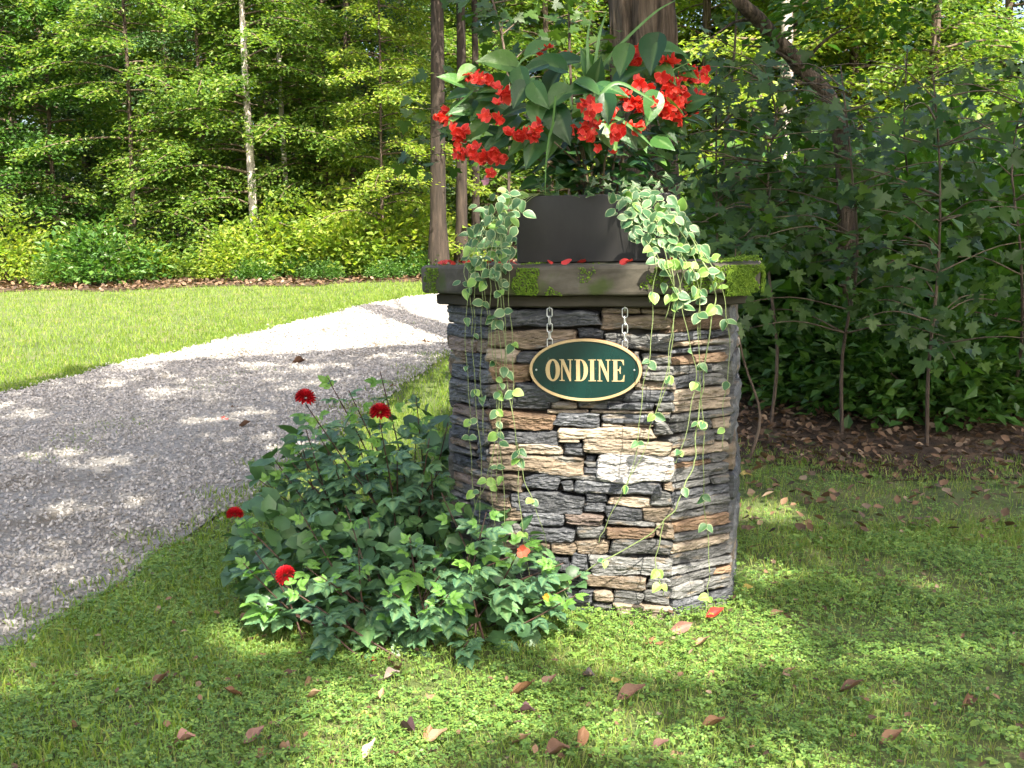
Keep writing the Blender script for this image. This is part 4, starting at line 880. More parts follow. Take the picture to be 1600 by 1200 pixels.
def cluster(parent, n, poly, offr, size):
    k = 0
    while k < n:
        x = rng.uniform(min(p[0] for p in poly), max(p[0] for p in poly)); y = rng.uniform(min(p[1] for p in poly), max(p[1] for p in poly))
        ins = False
        for i in range(len(poly)):
            (x1, y1), (x2, y2) = poly[i], poly[i - 1]
            if (y1 > y) != (y2 > y) and x < (x2 - x1) * (y - y1) / (y2 - y1) + x1: ins = not ins
        if not ins: continue
        k += 1
        w = loc2w(opl(x, y, rng.uniform(*offr)))
        a = rng.uniform(0, 2 * math.pi); d = np.array([math.cos(a), -0.3, math.sin(a) * 0.7 - 0.25])
        put_leaf('leaf', random.choice(vinL + vinL + vinY[:1]), parent, w, d, np.array([rng.normal(0, .5), -0.8, rng.uniform(0.2, 1.2)]), size * rng.uniform(0.7, 1.15))
cluster(vl, 80, [(740,320),(790,298),(826,312),(815,350),(795,400),(735,412),(722,395)], (-0.20, 0.05), 0.050)
cluster(vl, 18, [(712,400),(800,392),(800,440),(715,445)], (0.105, 0.14), 0.048)
cluster(vr, 92, [(948,318),(995,296),(1060,305),(1085,350),(1100,390),(1040,410),(985,355)], (-0.18, 0.05), 0.052)
cluster(vr, 26, [(1015,395),(1100,380),(1135,410),(1120,470),(1060,480),(1030,440)], (0.105, 0.15), 0.048)
# ivy between the begonia stems
ivg = leaf_geo(lambda t: 0.45 * (1 - t) ** 0.8 * (1.15 if t < 0.35 else 0.7) + 0.01, 5, 0.1, 0.2, heart=0.2, cross=2)
ivM = leaf_mesh('leaf', ivg, M['ivy'])
ivy = thing('ivy', tuple(POTC), 'small dark ivy leaves along the planter rim under the begonia', 'ivy')
for q in range(60):
    x = rng.uniform(838, 1080); y = rng.uniform(272, 306)
    w = loc2w(fpl(x, y, rng.uniform(-0.42, -0.26)))
    if w[2] < POT_B + POT_H - 0.01: w[2] = POT_B + POT_H + rng.uniform(0, 0.05)
    put_leaf('leaf', ivM, ivy, w, (rng.normal(0, 1), -0.5, rng.uniform(-1, .3)), (rng.normal(0, .4), -1, .6), rng.uniform(0.024, 0.04))

# ------------------------------------------------------------------ dahlias
def leaflet(w): return leaf_geo(ovate(w, 0.75, 0.85), 12, 0.18, 0.18, teeth=0.17, cross=2)
lf = leaflet(0.33); lf2 = leaflet(0.31)
def compound(k, seed):
    r_ = random.Random(seed); parts = [(lf, rz3(r_.uniform(-.1, .1), 0.52), np.array([0, 0.52, -0.03]))]
    for s_ in (-1, 1):
        parts.append((lf2, rz3(s_ * r_.uniform(0.85, 1.15), 0.44), np.array([0, 0.46 + r_.uniform(-.03, .03), -0.02])))
        if k == 5: parts.append((lf2, rz3(s_ * r_.uniform(1.0, 1.35), 0.36), np.array([0, 0.22 + r_.uniform(-.03, .03), 0])))
    st = leaf_geo(lambda t: 0.012, 3, 0, 0.03, cross=1)
    parts.append((st, rz3(0, 0.6), np.array([0, 0, 0.0])))
    return merge_leaf(parts)
dahM = [leaf_mesh('leaf', compound(k, s), M['dahlia']) for k, s in ((3, 1), (5, 2), (3, 3), (5, 4))]
dahY = [leaf_mesh('leaf', compound(k, s), M['dahlia_young']) for k, s in ((5, 5), (3, 6))]
def pompon():
    parts = []; n = 95; p_ = leaf_geo(lambda t: 0.24 * math.sin(math.pi * min(1, 0.15 + 0.78 * t)) ** 0.7, 3, 0.5, -0.1, cross=1)
    for q in range(n):
        f = (q + 0.5) / n; th = math.acos(1 - 1.62 * f); ph = q * 2.39996
        d = np.array([math.sin(th) * math.cos(ph), math.sin(th) * math.sin(ph), math.cos(th)])
        up = np.array([0, 0, 1.0]) - 0.2 * d
        if abs(d[2]) > 0.95: up = np.array([math.cos(ph), math.sin(ph), 0])
        B = basis(np.array([d]), np.array([up]), np.array([0.62 + 0.1 * f]))[0]
        parts.append((p_, B, d * 0.36 * np.array([1, 1, 0.75])))
    return merge_leaf(parts)
pomM = leaf_mesh('flower', pompon(), M['dahlia_flower'])
def inside(poly, x, y):
    ins = False
    for i in range(len(poly)):
        (x1, y1), (x2, y2) = poly[i], poly[i - 1]
        if (y1 > y) != (y2 > y) and x < (x2 - x1) * (y - y1) / (y2 - y1) + x1: ins = not ins
    return ins
def rnd_in(poly):
    while True:
        x = rng.uniform(min(p[0] for p in poly), max(p[0] for p in poly)); y = rng.uniform(min(p[1] for p in poly), max(p[1] for p in poly))
        if inside(poly, x, y): return x, y
def dahlia(name, base, label, stems, nstem, poly, dep, size, young, inner, cat='dahlia'):
    o = thing(name, tuple(base), label, cat); nl = 0
    ends = [at(*q) for q in stems]; fixed = len(ends); tries = 0
    while len(ends) < nstem and tries < 4000:
        tries += 1; x, y = rnd_in(poly); P = at(x, y, dep(x, y) + rng.uniform(0, 1) ** 1.3 * 0.5)
        if P[2] > 0.06 and not in_pillar(P[0], P[1], 0.06): ends.append(P)
    for si, tp in enumerate(ends):
        b0 = base + np.append(rng.normal(0, .10, 2) + (tp[:2] - base[:2]) * 0.25, -0.02)
        mid = b0 * 0.5 + tp * 0.5; mid[:2] += rng.normal(0, .03, 2); mid[2] += 0.05 * rng.uniform(-1, 1)
        pts = catmull([b0, mid, tp], 8)
        g = Geo(); g.add(*tube(pts - base, np.linspace(0.0055, 0.0022, len(pts)), 5)); st_ = link('stem', g.mesh('stem', True), M['stem_dark'], o)
        n = len(pts); hd = norm((tp - base) * np.array([1, 1, 0.0])[None])[0] if np.linalg.norm((tp - base)[:2]) > 0.05 else np.array([0, -1, 0.])
        kk = 5 if si < fixed else 4
        if si < fixed:
            for q in range(3):
                a = q * 2.1 + si; put_leaf('leaf', random.choice(dahY), st_, pts[-2 - q], (math.cos(a) * .8, math.sin(a) * .5 - .5, .35), (math.cos(a) * .3, -.8, .8), size * rng.uniform(.42, .6), root=o); nl += 1
        for q in range(kk):
            f = 1.0 - q * 0.115 - rng.uniform(0, .04); p = pts[int(max(0, f) * (n - 1))]
            a = rng.uniform(0, 6.28)
            for sd in ((0,) if (q == 0 and si < fixed) else (0, 3.1)):
                if nl >= 298: break
                dd = np.array([math.cos(a + sd), math.sin(a + sd), 0.0]) + 0.45 * hd + np.array([0, -.15, 0.35 - 0.17 * q + rng.normal(0, .15)])
                me = random.choice(dahY) if (rng.uniform() < young or (q == 0 and rng.uniform() < .35)) else random.choice(dahM)
                sz = size * (0.62 + 0.13 * q) * rng.uniform(0.75, 1.2)
                put_leaf('leaf', me, st_, p, dd, np.array([0, -.25, 1.0]) + 0.25 * dd + rng.normal(0, .2, 3), sz, root=o); nl += 1
    Pk = []
    for _ in range(inner):
        x, y = rnd_in(poly); P = at(x, y, dep(x, y) + rng.uniform(0.12, 0.6))
        if P[2] > 0.02 and not in_pillar(P[0], P[1], 0.05): Pk.append(P)
    Pk = np.array(Pk); n = len(Pk)
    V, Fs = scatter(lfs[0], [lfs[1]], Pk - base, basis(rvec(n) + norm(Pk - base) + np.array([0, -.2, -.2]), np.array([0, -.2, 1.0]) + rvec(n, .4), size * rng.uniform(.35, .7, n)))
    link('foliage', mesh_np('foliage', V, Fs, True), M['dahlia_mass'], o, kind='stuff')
    return o
lfs = leaf_geo(ovate(0.42, 0.75, 0.85), 5, 0.16, 0.22, teeth=0.10, cross=1)
b1 = gnd(640, 900); b1[1] += 0.15; b1 = np.array([b1[0], b1[1], float(zt(b1[0], b1[1]))])
rear = dahlia('dahlia', at(648, 860, 4.95) * np.array([1, 1, 0]) , 'taller dahlia bush behind, bearing the two round red blooms', 
      [(478,632,4.58),(593,655,4.54),(512,590,4.9),(594,580,5.0),(650,620,4.95),(545,610,4.9),(700,660,4.85),(430,720,4.85),(405,750,4.85),(470,690,4.8),(690,730,4.75),(560,690,4.7),(620,700,4.7),(520,720,4.7)], 36,
      [(492,640),(520,660),(560,668),(600,640),(625,672),(660,640),(700,665),(706,720),(700,800),(620,830),(520,810),(410,800),(392,740),(440,690),(465,672)], lambda x, y: 4.62 + 0.0006 * abs(x - 580), 0.155, 0.08, 240)
front = dahlia('dahlia', at(640, 985, 4.15) * np.array([1, 1, 0]), 'low spreading dahlia bush in front, against the pillar foot', 
      [(372,810,4.35),(445,915,3.95),(380,880,4.1),(470,800,4.3),(540,790,4.35),(690,770,4.35),(640,840,4.1),(760,800,4.2),(816,850,4.1),(880,880,4.05),(900,930,4.0),(700,930,3.85),(600,920,3.85),(500,900,3.9),(730,870,4.0),(560,860,4.0)], 37,
      [(362,850),(372,800),(420,775),(480,800),(560,800),(640,830),(700,800),(760,790),(830,800),(890,860),(925,920),(915,985),(850,1010),(760,1015),(680,1022),(600,1000),(520,990),(440,965),(385,960),(355,910)], lambda x, y: 3.80 + max(0, (985 - y)) * 0.0021 + abs(x - 640) * 0.0003, 0.140, 0.09, 720)
for q, (x, y, Y, par, s, lb, tlt) in enumerate([(477, 621, 4.56, rear, 0.042, 'dark red pompon bloom nearest the gravel', 0.1), (594, 644, 4.52, rear, 0.044, 'bright red pompon bloom above the bush middle', 0.1), (367, 803, 4.10, front, 0.032, 'small red bloom at the left end', -0.3), (445, 898, 3.80, front, 0.036, 'ragged red bloom low at front', -0.9)]):
    o = put_leaf('flower', pomM, par, at(x, y, Y), (rng.normal(0, .2), 1, tlt), (0.1, -0.55 - abs(tlt) * .5, 1), s, lb)
o = put_leaf('flower', leaf_mesh('flower', flower_geo(12), M['coral']), front, at(816, 862, 3.88), (0, .3, 1), (.1, -1, .3), 0.032, 'wilted coral flower among the leaves')
o = put_leaf('bud', leaf_mesh('bud', flower_geo(13), M['stamen']), front, at(853, 933, 3.76), (0, .3, 1), (.1, -1, .3), 0.018, 'yellow bud')

# ------------------------------------------------------------------ fallen leaves and petals
flg = [leaf_geo(ovate(0.25, 0.85, 1.0), 7, f, dp, wav=w_, cross=2) for f, dp, w_ in ((0.55, -0.45, .06), (-0.5, 0.4, .08), (0.95, -0.2, .09), (0.15, 0.2, .06))]
flm = {}
cv = mapV.copy(); cv[:, 2] = 0.9 * cv[:, 0] ** 2 + 0.35 * (cv[:, 1] - .3) ** 2 + 0.1 * cv[:, 0] + 0.05 * np.sin(np.arange(len(cv)) * 2.1)
LV = [ # x, y, size_px, colour, angle, form, label
 (365,1098,40,'orange',200,0,'orange fallen leaf at far left of the lawn'),(411,1004,38,'orange',20,3,'orange-brown leaf in the grass below the left bloom'),(432,1008,26,'brown',60,1,'small brown leaf beside the orange one, left of bush'),
 (467,1103,46,'purple',170,1,'large purplish dead leaf lying in clover, left foreground'),(490,1102,34,'tan',-20,0,'tan leaf touching the large purplish leaf'),(483,1078,28,'tan',60,2,'small upright tan leaf above the purplish leaf'),
 (436,1138,32,'cream',100,3,'pale cream leaf in left foreground'),(396,1166,40,'pink',50,0,'pinkish curled leaf near lower left'),(418,1190,44,'orange',-5,3,'flat orange leaf at the bottom left'),
 (445,1184,34,'tan',-40,2,'dull tan leaf right of the flat orange leaf'),(571,1126,34,'yellow',-25,3,'bright yellow oval leaf in the clover'),(595,1062,38,'purple',0,1,'dark mauve leaf right under the dahlia bush'),(612,1068,34,'grey',30,2,'greyish leaf beneath the dahlia bush'),
 (625,1058,38,'brown',-60,0,'upright rusty leaf in front of the dahlia bush'),(597,1097,24,'tan',80,0,'little tan leaf left of the rusty upright one'),(677,1098,30,'tan',60,3,'tan leaf standing in the bright clover'),
 (638,1155,44,'purple',-50,2,'dark purple curled leaf, bottom centre-left'),(682,1168,52,'tan',20,0,'long tan leaf beside the dark purple leaf'),(668,1162,30,'orange',80,0,'small orange leaf leaning on the long tan leaf'),
 (530,1194,42,'brown',15,1,'brown leaf at the bottom edge'),(580,1190,40,'cream',60,0,'pale curled leaf at the bottom edge'),(614,1196,34,'tan',-60,0,'tan leaf at the bottom edge, under the purple one'),
 (855,1082,44,'brown',35,0,'reddish brown leaf in front of the pillar, centre'),(815,1097,54,'orange',0,0,'large orange leaf pointing left, centre foreground'),(860,1120,40,'purple',70,1,'mauve leaf below the reddish brown one'),
 (822,1126,36,'purple',-20,2,'dark plum leaf below the large orange leaf'),(908,1084,22,'purple',90,3,'small plum leaf between clover patches'),(985,1101,52,'brown',10,0,'broad brown curled leaf in the right clover'),(963,1072,26,'yellow',30,3,'small yellowish leaf above the broad brown one'),
 (1030,1125,18,'cream',30,3,'tiny cream leaf on the right lawn'),(1113,1150,58,'orange',-20,0,'long orange leaf curled on the right lawn'),(1140,1142,24,'tan',70,1,'small tan leaf behind the long orange leaf'),
 (1212,1041,28,'orange',-10,3,'round orange leaf far right'),(1192,1057,24,'tan',50,2,'small tan leaf left of the round orange one'),(1232,1064,26,'tan',0,0,'tan leaf at the right below the round orange one'),(1097,1018,38,'tan',10,0,'tan leaf in the sunlit patch by pillar foot'),
 (1030,1015,44,'orange',-20,3,'orange leaf in the sunlit patch before the pillar'),(1060,992,46,'pink',30,0,'pinkish leaf at the pillar foot in the sun'),(993,1032,34,'brown',80,1,'brown leaf at the shady rim of the sunlit patch'),(1115,970,36,'red',20,0,'red-orange leaf beside the right pillar foot'),
 (1228,962,46,'brown',10,1,'wide brown leaf right of the pillar'),(1212,972,34,'tan',-20,0,'tan leaf tucked under the wide brown leaf'),(1030,1180,44,'pink',0,0,'pinkish brown leaf low on the right lawn'),(1060,1188,50,'tan',15,1,'tan leaf low on the right lawn'),
 (905,1170,42,'orange',85,0,'narrow upright orange leaf low in centre'),(870,1190,46,'brown',10,2,'dark brown leaf at bottom centre'),(938,1194,46,'orange',-10,3,'orange leaf at bottom centre-right'),(815,1172,38,'tan',-10,0,'tan leaf at bottom centre, left of the dark brown'),(1175,1178,30,'tan',10,3,'small tan leaf in the lower right corner'),
 (920,1068,30,'grey',-40,2,'grey dead leaf on the right of the trailing stem'),(1168,930,30,'yellow',-30,0,'yellow leaf on the moss right of the pillar'),(1195,942,26,'brown',40,1,'small brown leaf on moss right of pillar'),
 (588,1040,18,'red',0,3,'red petal dropped in the clover'),(385,975,30,'tan',50,0,'tan leaf beside the left end of the bush'),(1180,760,34,'tan',20,3,'pale leaf on the moss behind the pillar'),(1165,745,26,'yellow',-20,3,'yellow leaf on the moss behind the pillar'),
 (670,538,22,'orange',0,3,'orange leaf on the gravel beside the pillar'),(467,572,26,'brown',10,2,'dark leaf on the gravel under the sunlit streak'),(435,675,30,'brown',30,1,'reddish brown leaf on gravel left of the dahlia'),(382,672,26,'brown',-20,0,'brown leaf further left on the gravel'),(354,660,20,'red',0,3,'red leaf on the gravel at the left'),(617,607,22,'orange',20,3,'small orange leaf at the gravel edge behind the dahlia'),(370,640,20,'tan',0,3,'small tan leaf on the gravel'),
 (250,1080,40,'brown',30,0,'brown leaf on the lawn left of everything'),(170,1010,36,'tan',100,1,'tan leaf on the far left lawn'),(120,1150,44,'orange',-30,0,'orange leaf in the left bottom corner'),(290,1170,38,'pink',10,2,'pink-brown leaf, lower left lawn'),
 (1330,1090,42,'brown',-10,0,'brown leaf on the lawn at far right'),(1420,1020,38,'tan',60,1,'tan leaf further up the far right lawn'),(1390,1170,46,'orange',20,0,'orange leaf in the lower right lawn'),(1510,1110,40,'brown',45,2,'dark brown leaf at the right edge'),
]
for (x, y, s_, ck, ang, fm, lb) in LV:
    if (ck, fm) not in flm:
        if fm == 3 and ck in ('orange', 'tan', 'red'):
            flm[(ck, fm)] = mesh_np('fallen_leaf', cv, mapT, False); flm[(ck, fm)].materials.append(FALL[ck])
        else: flm[(ck, fm)] = leaf_mesh('fallen_leaf', flg[fm], FALL[ck])
    P = gnd(x, y); size = s_ / F_PX * P[1] * rng.uniform(.75, 1.0); a = R(ang)
    d = np.array([math.cos(a), math.sin(a), 0.12]); d /= np.linalg.norm(d)
    o = link('fallen_leaf', flm[(ck, fm)], None, label=lb, cat='leaf', group='fallen leaves on the lawn')
    n_ = np.array([rng.normal(0, .45), -0.2 + rng.normal(0, .35), 1.0])
    B = basis(np.array([d]), np.array([n_]), np.array([size]))[0]
    place(o, P + np.array([0, 0, 0.023]) - d * size * 0.5, B)
ptm = leaf_mesh('fallen_petal', pet, FALL['red']); ptm2 = leaf_mesh('fallen_petal', pet2, FALL['red'])
PT = [(684,412,'red petal nearest the left end of the cap'),(697,411,'second red petal from the left end of the cap'),(690,413,'small red petal at the very left cap end'),(704,412,'red petal tucked by the second at the left'),(722,412,'red petal left of the first vine stem'),(744,412,'red petal among the left vine leaves'),(762,412,'red petal under the left vine clump'),(778,412,'red petal before the left planter corner'),(712,412,'red petal third from the left cap end'),(735,411,'red petal behind the hanging vine on the left'),(752,411,'red petal lying between left vine stems'),(795,412,'red petal by the left planter foot'),(801,418,'red petal drooping over the cap edge by the moss'),(806,410,'red petal against the lower left of planter'),(864,412,'left red petal before the planter middle'),(877,412,'right red petal before the planter middle'),(905,411,'wilted petal by the small drain plug'),(968,411,'red petal lying right of the planter middle'),(978,412,'red petal close by the right one before the planter'),(1031,411,'red petal under the right vine'),(1042,411,'red petal at the cap corner under the right vine')]
for (x, y, lb) in PT:
    l_ = fpl(x, 411, 0.0); d0 = ray(x, 411)
    l_ = opl(x, 414, rng.uniform(0.03, 0.07)); l_[2] = CAP_T + 0.009
    if 'drooping' in lb: l_ = opl(x, 418, 0.107); l_[2] = CAP_T - 0.005
    P = loc2w(l_); o = link('fallen_petal', ptm if rng.uniform() < .6 else ptm2, None, label=lb, cat='petal', group='red petals fallen on the cap')
    d = np.array([rng.normal(), -0.6, 0.1 if 'drooping' not in lb else -0.6]); B = basis(np.array([d]), np.array([[rng.normal(0, .4), -1.1, 0.8]]), np.array([rng.uniform(0.036, 0.052)]))[0]
    place(o, P, B)

# ------------------------------------------------------------------ trees
def lit_keep(P):
    """canopy leaves that would shade the sunny places are left out: gaps in the crown"""
    x, y, z = P[:, 0].copy(), P[:, 1].copy(), P[:, 2]
    gz = zt(x, y)
    for _ in range(3):
        t = (z - gz) / S[2]; X, Y = x - t * S[0], y - t * S[1]; gz = zt(X, Y)
    keep = np.ones(len(P), bool)
    keep &= ~((Y > 12.4 + 0.35 * X) & (X < 2.5)) & ~(Y > 17)
    keep &= ~((X < dl_x(Y) - 0.3) & (Y > 9))
    st = np.sin(Y * 5.3 + 1.6 * np.sin(X * 1.7)) + 0.8 * np.sin(X * 3.9 + Y * 2.7) + 0.7 * np.sin(X * 7.1 - Y * 6.3 + 1)
    keep &= ~((st > 0.95) & in_drive(X, Y) & (Y > 5) & (np.random.default_rng(6).uniform(0, 1, len(P)) < .8))
    keep &= ~((np.abs(X - dr_x(Y) - 0.35) < 0.30) & (Y > 6.2) & (Y < 11.5))
    u_ = np.random.default_rng(5).uniform(0, 1, len(P))
    keep &= ~((Y < 5.6) & (X > -2.5) & (u_ < 0.34) & ~in_pillar(X, Y, 0.3))
    keep &= ~((Y < 4.9) & (np.sin(X * 3.1 + 1.3 * np.sin(Y * 4.0)) * np.cos(Y * 3.7 + X) > 0.42) & (u_ < 0.8))
    for (px_, py_, off, r_) in SUNNY:
        T = loc2w(opl(px_, py_, off)) if off is not None else gnd(px_, py_)
        v = P - T; tt_ = v @ S; dd = np.linalg.norm(v - tt_[:, None] * S, axis=1)
        keep &= ~((dd < r_ + 0.09) & (tt_ > 0))
    return keep
SUNNY = [(965,728,0.03,0.17),(1000,690,0.03,0.14),(940,700,0.03,0.10),(985,632,0.05,0.07),(905,670,0.03,0.06),(975,575,0.05,0.10),(990,510,0.05,0.06),(1060,430,0.1,0.13),(1095,440,0.1,0.12),(1170,430,-0.4,0.20),(985,385,-0.25,0.05),(1050,150,-0.2,0.16),(1000,100,-0.2,0.12),(1045,340,0,0.12),
         (990,940,0.03,0.15),(935,850,0.1,0.07),(980,862,0.1,0.08),(1040,995,None,0.30),(980,1005,None,0.26),(1100,985,None,0.28),(880,860,None,0.08),(870,900,0.5,0.09),(650,920,0.8,0.06),(820,790,0.1,0.06),(808,640,0.1,0.07),
         (680,1085,None,0.13),(640,1130,None,0.10),(560,1180,None,0.12),(740,1120,None,0.10),(520,1120,None,0.09),(400,1000,None,0.12),(1010,1150,None,0.07),(790,330,-0.1,0.08),(1200,800,None,0.15),(1190,900,None,0.12)]
SHADE = [(860,350,-.3),(900,370,-.3),(940,340,-.3),(850,440,.1),(930,445,.1),(700,440,.05),(1090,600,.02),(1100,740,.02),(1095,850,.02),(1115,520,.02),(830,800,.02),(800,700,.02),(850,560,.02),(800,560,.02),(730,600,0),(800,180,-.2),(870,220,-.3),(560,720,.1),(480,870,.3),(650,900,.3),(800,930,.2),(740,330,-.2),(1020,860,.02),(870,780,.02)]
def trunk_geo(x, y, h, r0, r1, lean=(0, 0), k=10, seg=12, flare=1.5, ridge=0.0):
    z0 = float(zt(x, y)) - 0.1; t = np.linspace(0, 1, seg + 1)
    pts = np.c_[x + lean[0] * t + 0.04 * np.sin(t * 5 + x) * h * 0.1, y + lean[1] * t, z0 + h * t]
    rad = r0 + (r1 - r0) * t; rad = rad * (1 + (flare - 1) * np.exp(-t * h / 0.35))
    V, Q, T = tube(pts, rad, k)
    if ridge:
        c = np.repeat(pts, k, 0); d = V[:-1] - c
        f = np.array([1 + ridge * (noise.noise(Vector((math.cos(q % k / k * 2 * math.pi) * 5.5, math.sin(q % k / k * 2 * math.pi) * 5.5, p[2] * 1.1))) + 0.6 * noise.noise(Vector((math.cos(q % k / k * 2 * math.pi) * 14, math.sin(q % k / k * 2 * math.pi) * 14, p[2] * 2.5)))) for q, p in enumerate(V[:-1])])
        V[:-1] = c + d * f[:, None]
    return V, Q, T, pts
def spray_tree(seed, h, nb, h0, lmin, lmax, leafs, lsize, flat=0.10, droop=0.25, width=0.42):
    """branches with flat sprays; local coordinates, trunk at origin. returns branch Geo and leaf arrays"""
    r_ = np.random.default_rng(seed); bg_ = Geo(); P = []; D = []; Nn = []
    for b in range(nb):
        f = (b + r_.uniform(0, 1)) / nb; z = h0 + (h - h0) * f ** 0.9; a = r_.uniform(0, 2 * math.pi); L = r_.uniform(lmin, lmax) * (1 - 0.45 * f)
        dr_ = np.array([math.cos(a), math.sin(a), 0]); sd = np.array([-math.sin(a), math.cos(a), 0]); rise = r_.uniform(0.0, 0.45)
        t = np.linspace(0, 1, 7); cv = r_.normal(0, .15)
        pts = np.array([0, 0, z]) + dr_ * (t * L)[:, None] + sd * (cv * t * t * L)[:, None] + np.array([0, 0, 1.0]) * ((rise * t - (rise * 0.6 + droop) * t * t) * L)[:, None]
        bg_.add(*tube(pts, np.linspace(0.022, 0.004, 7) * (L / 2.0 + .3), 4))
        n = int(leafs * L / lmax); s = r_.uniform(0.12, 1.0, n) ** 0.75; w = width * (0.35 + 0.65 * np.sin(s * math.pi * 0.85)) * L * 0.5
        off = r_.normal(0, 0.55, n) * w; idx = s * 6; i0 = np.clip(idx.astype(int), 0, 5); fr = idx - i0
        c = pts[i0] * (1 - fr)[:, None] + pts[i0 + 1] * fr[:, None]
        p = c + sd * off[:, None] + dr_ * (np.abs(off) * 0.3)[:, None] + np.array([0, 0, 1.0]) * (r_.normal(0, flat, n) - 0.25 * np.abs(off) ** 1.5)[:, None]
        P.append(p); D.append(dr_ * 0.7 + sd * np.sign(off)[:, None] * 0.8 + r_.normal(0, .35, (n, 3)) + np.array([0, 0, -0.25])); Nn.append(np.array([0, 0, 1.0]) + r_.normal(0, .38, (n, 3)))
    P, D, Nn = map(np.vstack, (P, D, Nn))
    V, Fs = scatter(rhV, rhF, P, basis(D, Nn, r_.uniform(0.75, 1.25, len(P)) * lsize))
    return bg_, V, Fs
kinds = {}
for kk, args, mt in (('a', (11, 9.0, 56, 0.4, 2.0, 3.6, 460, 0.12), 'beech'), ('b', (12, 8.0, 54, 0.3, 1.8, 3.2, 440, 0.115), 'beech'), ('c', (13, 9.5, 54, 0.8, 2.0, 3.6, 470, 0.125), 'yellowgreen'), ('d', (14, 10, 80, 0.5, 1.6, 2.9, 800, 0.085, 0.06, 0.35, 0.55), 'hemlock'), ('f', (16, 9.5, 34, 5.2, 1.6, 2.8, 420, 0.10), 'hemlock'), ('e', (15, 7.5, 52, 0.4, 1.8, 3.2, 600, 0.125), 'maple')):
    bgm, V, Fs = spray_tree(*args)
    cm = mesh_np('crown', V, Fs); cm.materials.append(M[mt])
    bm = bgm.mesh('branches', True); bm.materials.append(M['twig']); kinds[kk] = (cm, bm, args[1])
def forest_tree(kind, x, y, r, bark, label, sc_=1.0, rot=None, group='trees of the wood', lean=(0, 0), name='tree'):
    cm, bm, h = kinds[kind]; z = float(zt(x, y))
    t = thing(name, (x, y, z), label, 'tree', group)
    V, Q, T, pts = trunk_geo(x, y, h * sc_ * 1.06, r, r * 0.35, lean, 9, 10)
    g = Geo(); g.add(V - np.array([x, y, z]), Q, T); link('trunk', g.mesh('trunk', True), M[bark], t)
    rt = rng.uniform(0, 6.28) if rot is None else rot
    for nm, me in (('crown', cm), ('branches', bm)):
        o = link(nm, me, None, t); o.rotation_euler = (0, 0, rt); o.scale = (sc_, sc_, sc_)
    return t
def atg(px_, Y): return (px_ - 800) / F_PX * Y * 1.0, Y
wood = None
TR = [('a', 402, 22.5, .10, 'bark_pale', 'slender pale-barked tree at the left of the wood edge', .8), ('b', 455, 23.5, .07, 'bark_pale', 'thin pale stem standing low behind the yellow-green shrubs', .9),
      ('f', 692, 20.9, .165, 'bark_red', 'straight brown trunk rising left of the begonia', 1.15), ('f', 727, 21.8, .12, 'bark_red', 'narrower brown trunk just left of the planter', 1.1), ('f', 748, 23, .09, 'bark_red', 'third thin trunk partly behind the planter vine', 1.1),
      ('a', 520, 24, .05, 'bark', 'green beech spreading wide behind the middle of lawn', .75), ('c', 605, 21.8, .035, 'bark', 'bright young tree with arching sunlit sprays beside the trunk', .62), ('b', 330, 23, .06, 'bark', 'green tree left of the pale-barked trunk', .8),
      ('a', 220, 22.5, .06, 'bark', 'broad green tree towards the left end of the lawn', .75), ('e', 100, 23.5, .06, 'bark', 'darker green tree near the left end of the wood', .9), ('b', 0, 22.5, .08, 'bark_pale', 'pale-stemmed tree at the left edge of view', .8),
      ('d', 560, 27, .2, 'bark', wood, 1.1), ('d', 430, 27.5, .2, 'bark', wood, 1.15), ('a', 640, 29, .16, 'bark', wood, 1.2), ('d', 280, 28, .2, 'bark', wood, 1.15), ('c', 360, 30, .14, 'bark', wood, 1.2), ('a', 150, 29, .2, 'bark', wood, 1.2), ('d', 40, 27, .2, 'bark', wood, 1.15), ('c', 500, 33, .2, 'bark', wood, 1.3), ('a', 780, 31, .2, 'bark', wood, 1.2), ('b', 230, 34, .2, 'bark', wood, 1.4), ('a', 90, 35, .2, 'bark', wood, 1.4), ('c', 690, 36, .2, 'bark', wood, 1.4), ('b', 860, 30, .2, 'bark', wood, 1.2), ('c', 930, 34, .18, 'bark', wood, 1.3),
      ('c', 1222, 27, .19, 'bark_pale', 'pale sunlit trunk far behind the right-hand shrubs', 1.3), ('c', 1100, 30, .16, 'bark', 'sunny yellow-green tree far behind the big trunk', 1.25), ('c', 1330, 29, .16, 'bark', 'yellow-green tree in the right background', 1.25), ('a', 1450, 27, .16, 'bark', 'green tree in the far right background', 1.2), ('b', 1560, 30, .16, 'bark', 'green tree at the right edge of view', 1.3), ('c', 1020, 36, .2, 'bark', wood, 1.4), ('a', 1180, 37, .2, 'bark', wood, 1.4), ('c', 1400, 37, .2, 'bark', wood, 1.4)]
DEEP = {'a': 'green beech standing deep in the wood', 'b': 'bushy green tree standing deep in the wood', 'c': 'yellow-green tree standing deep in the wood', 'd': 'dark conifer standing deep in the wood', 'e': 'maple standing deep in the wood'}
for q in range(26):
    TR.append((['a', 'c', 'b', 'd', 'e'][q % 5], -60 + 1720 * (q * 0.382 % 1.0), 31 + 14 * (q * 0.618 % 1.0), .12, 'bark', None, 1.35 + 0.3 * (q % 3) / 2))
for (kd, px_, Y, r_, bk, lb, s_) in TR:
    if lb is None: r_ *= 0.6
    x, y = atg(px_, Y); forest_tree(kd, x, y, r_, bk, lb or DEEP[kd], s_)
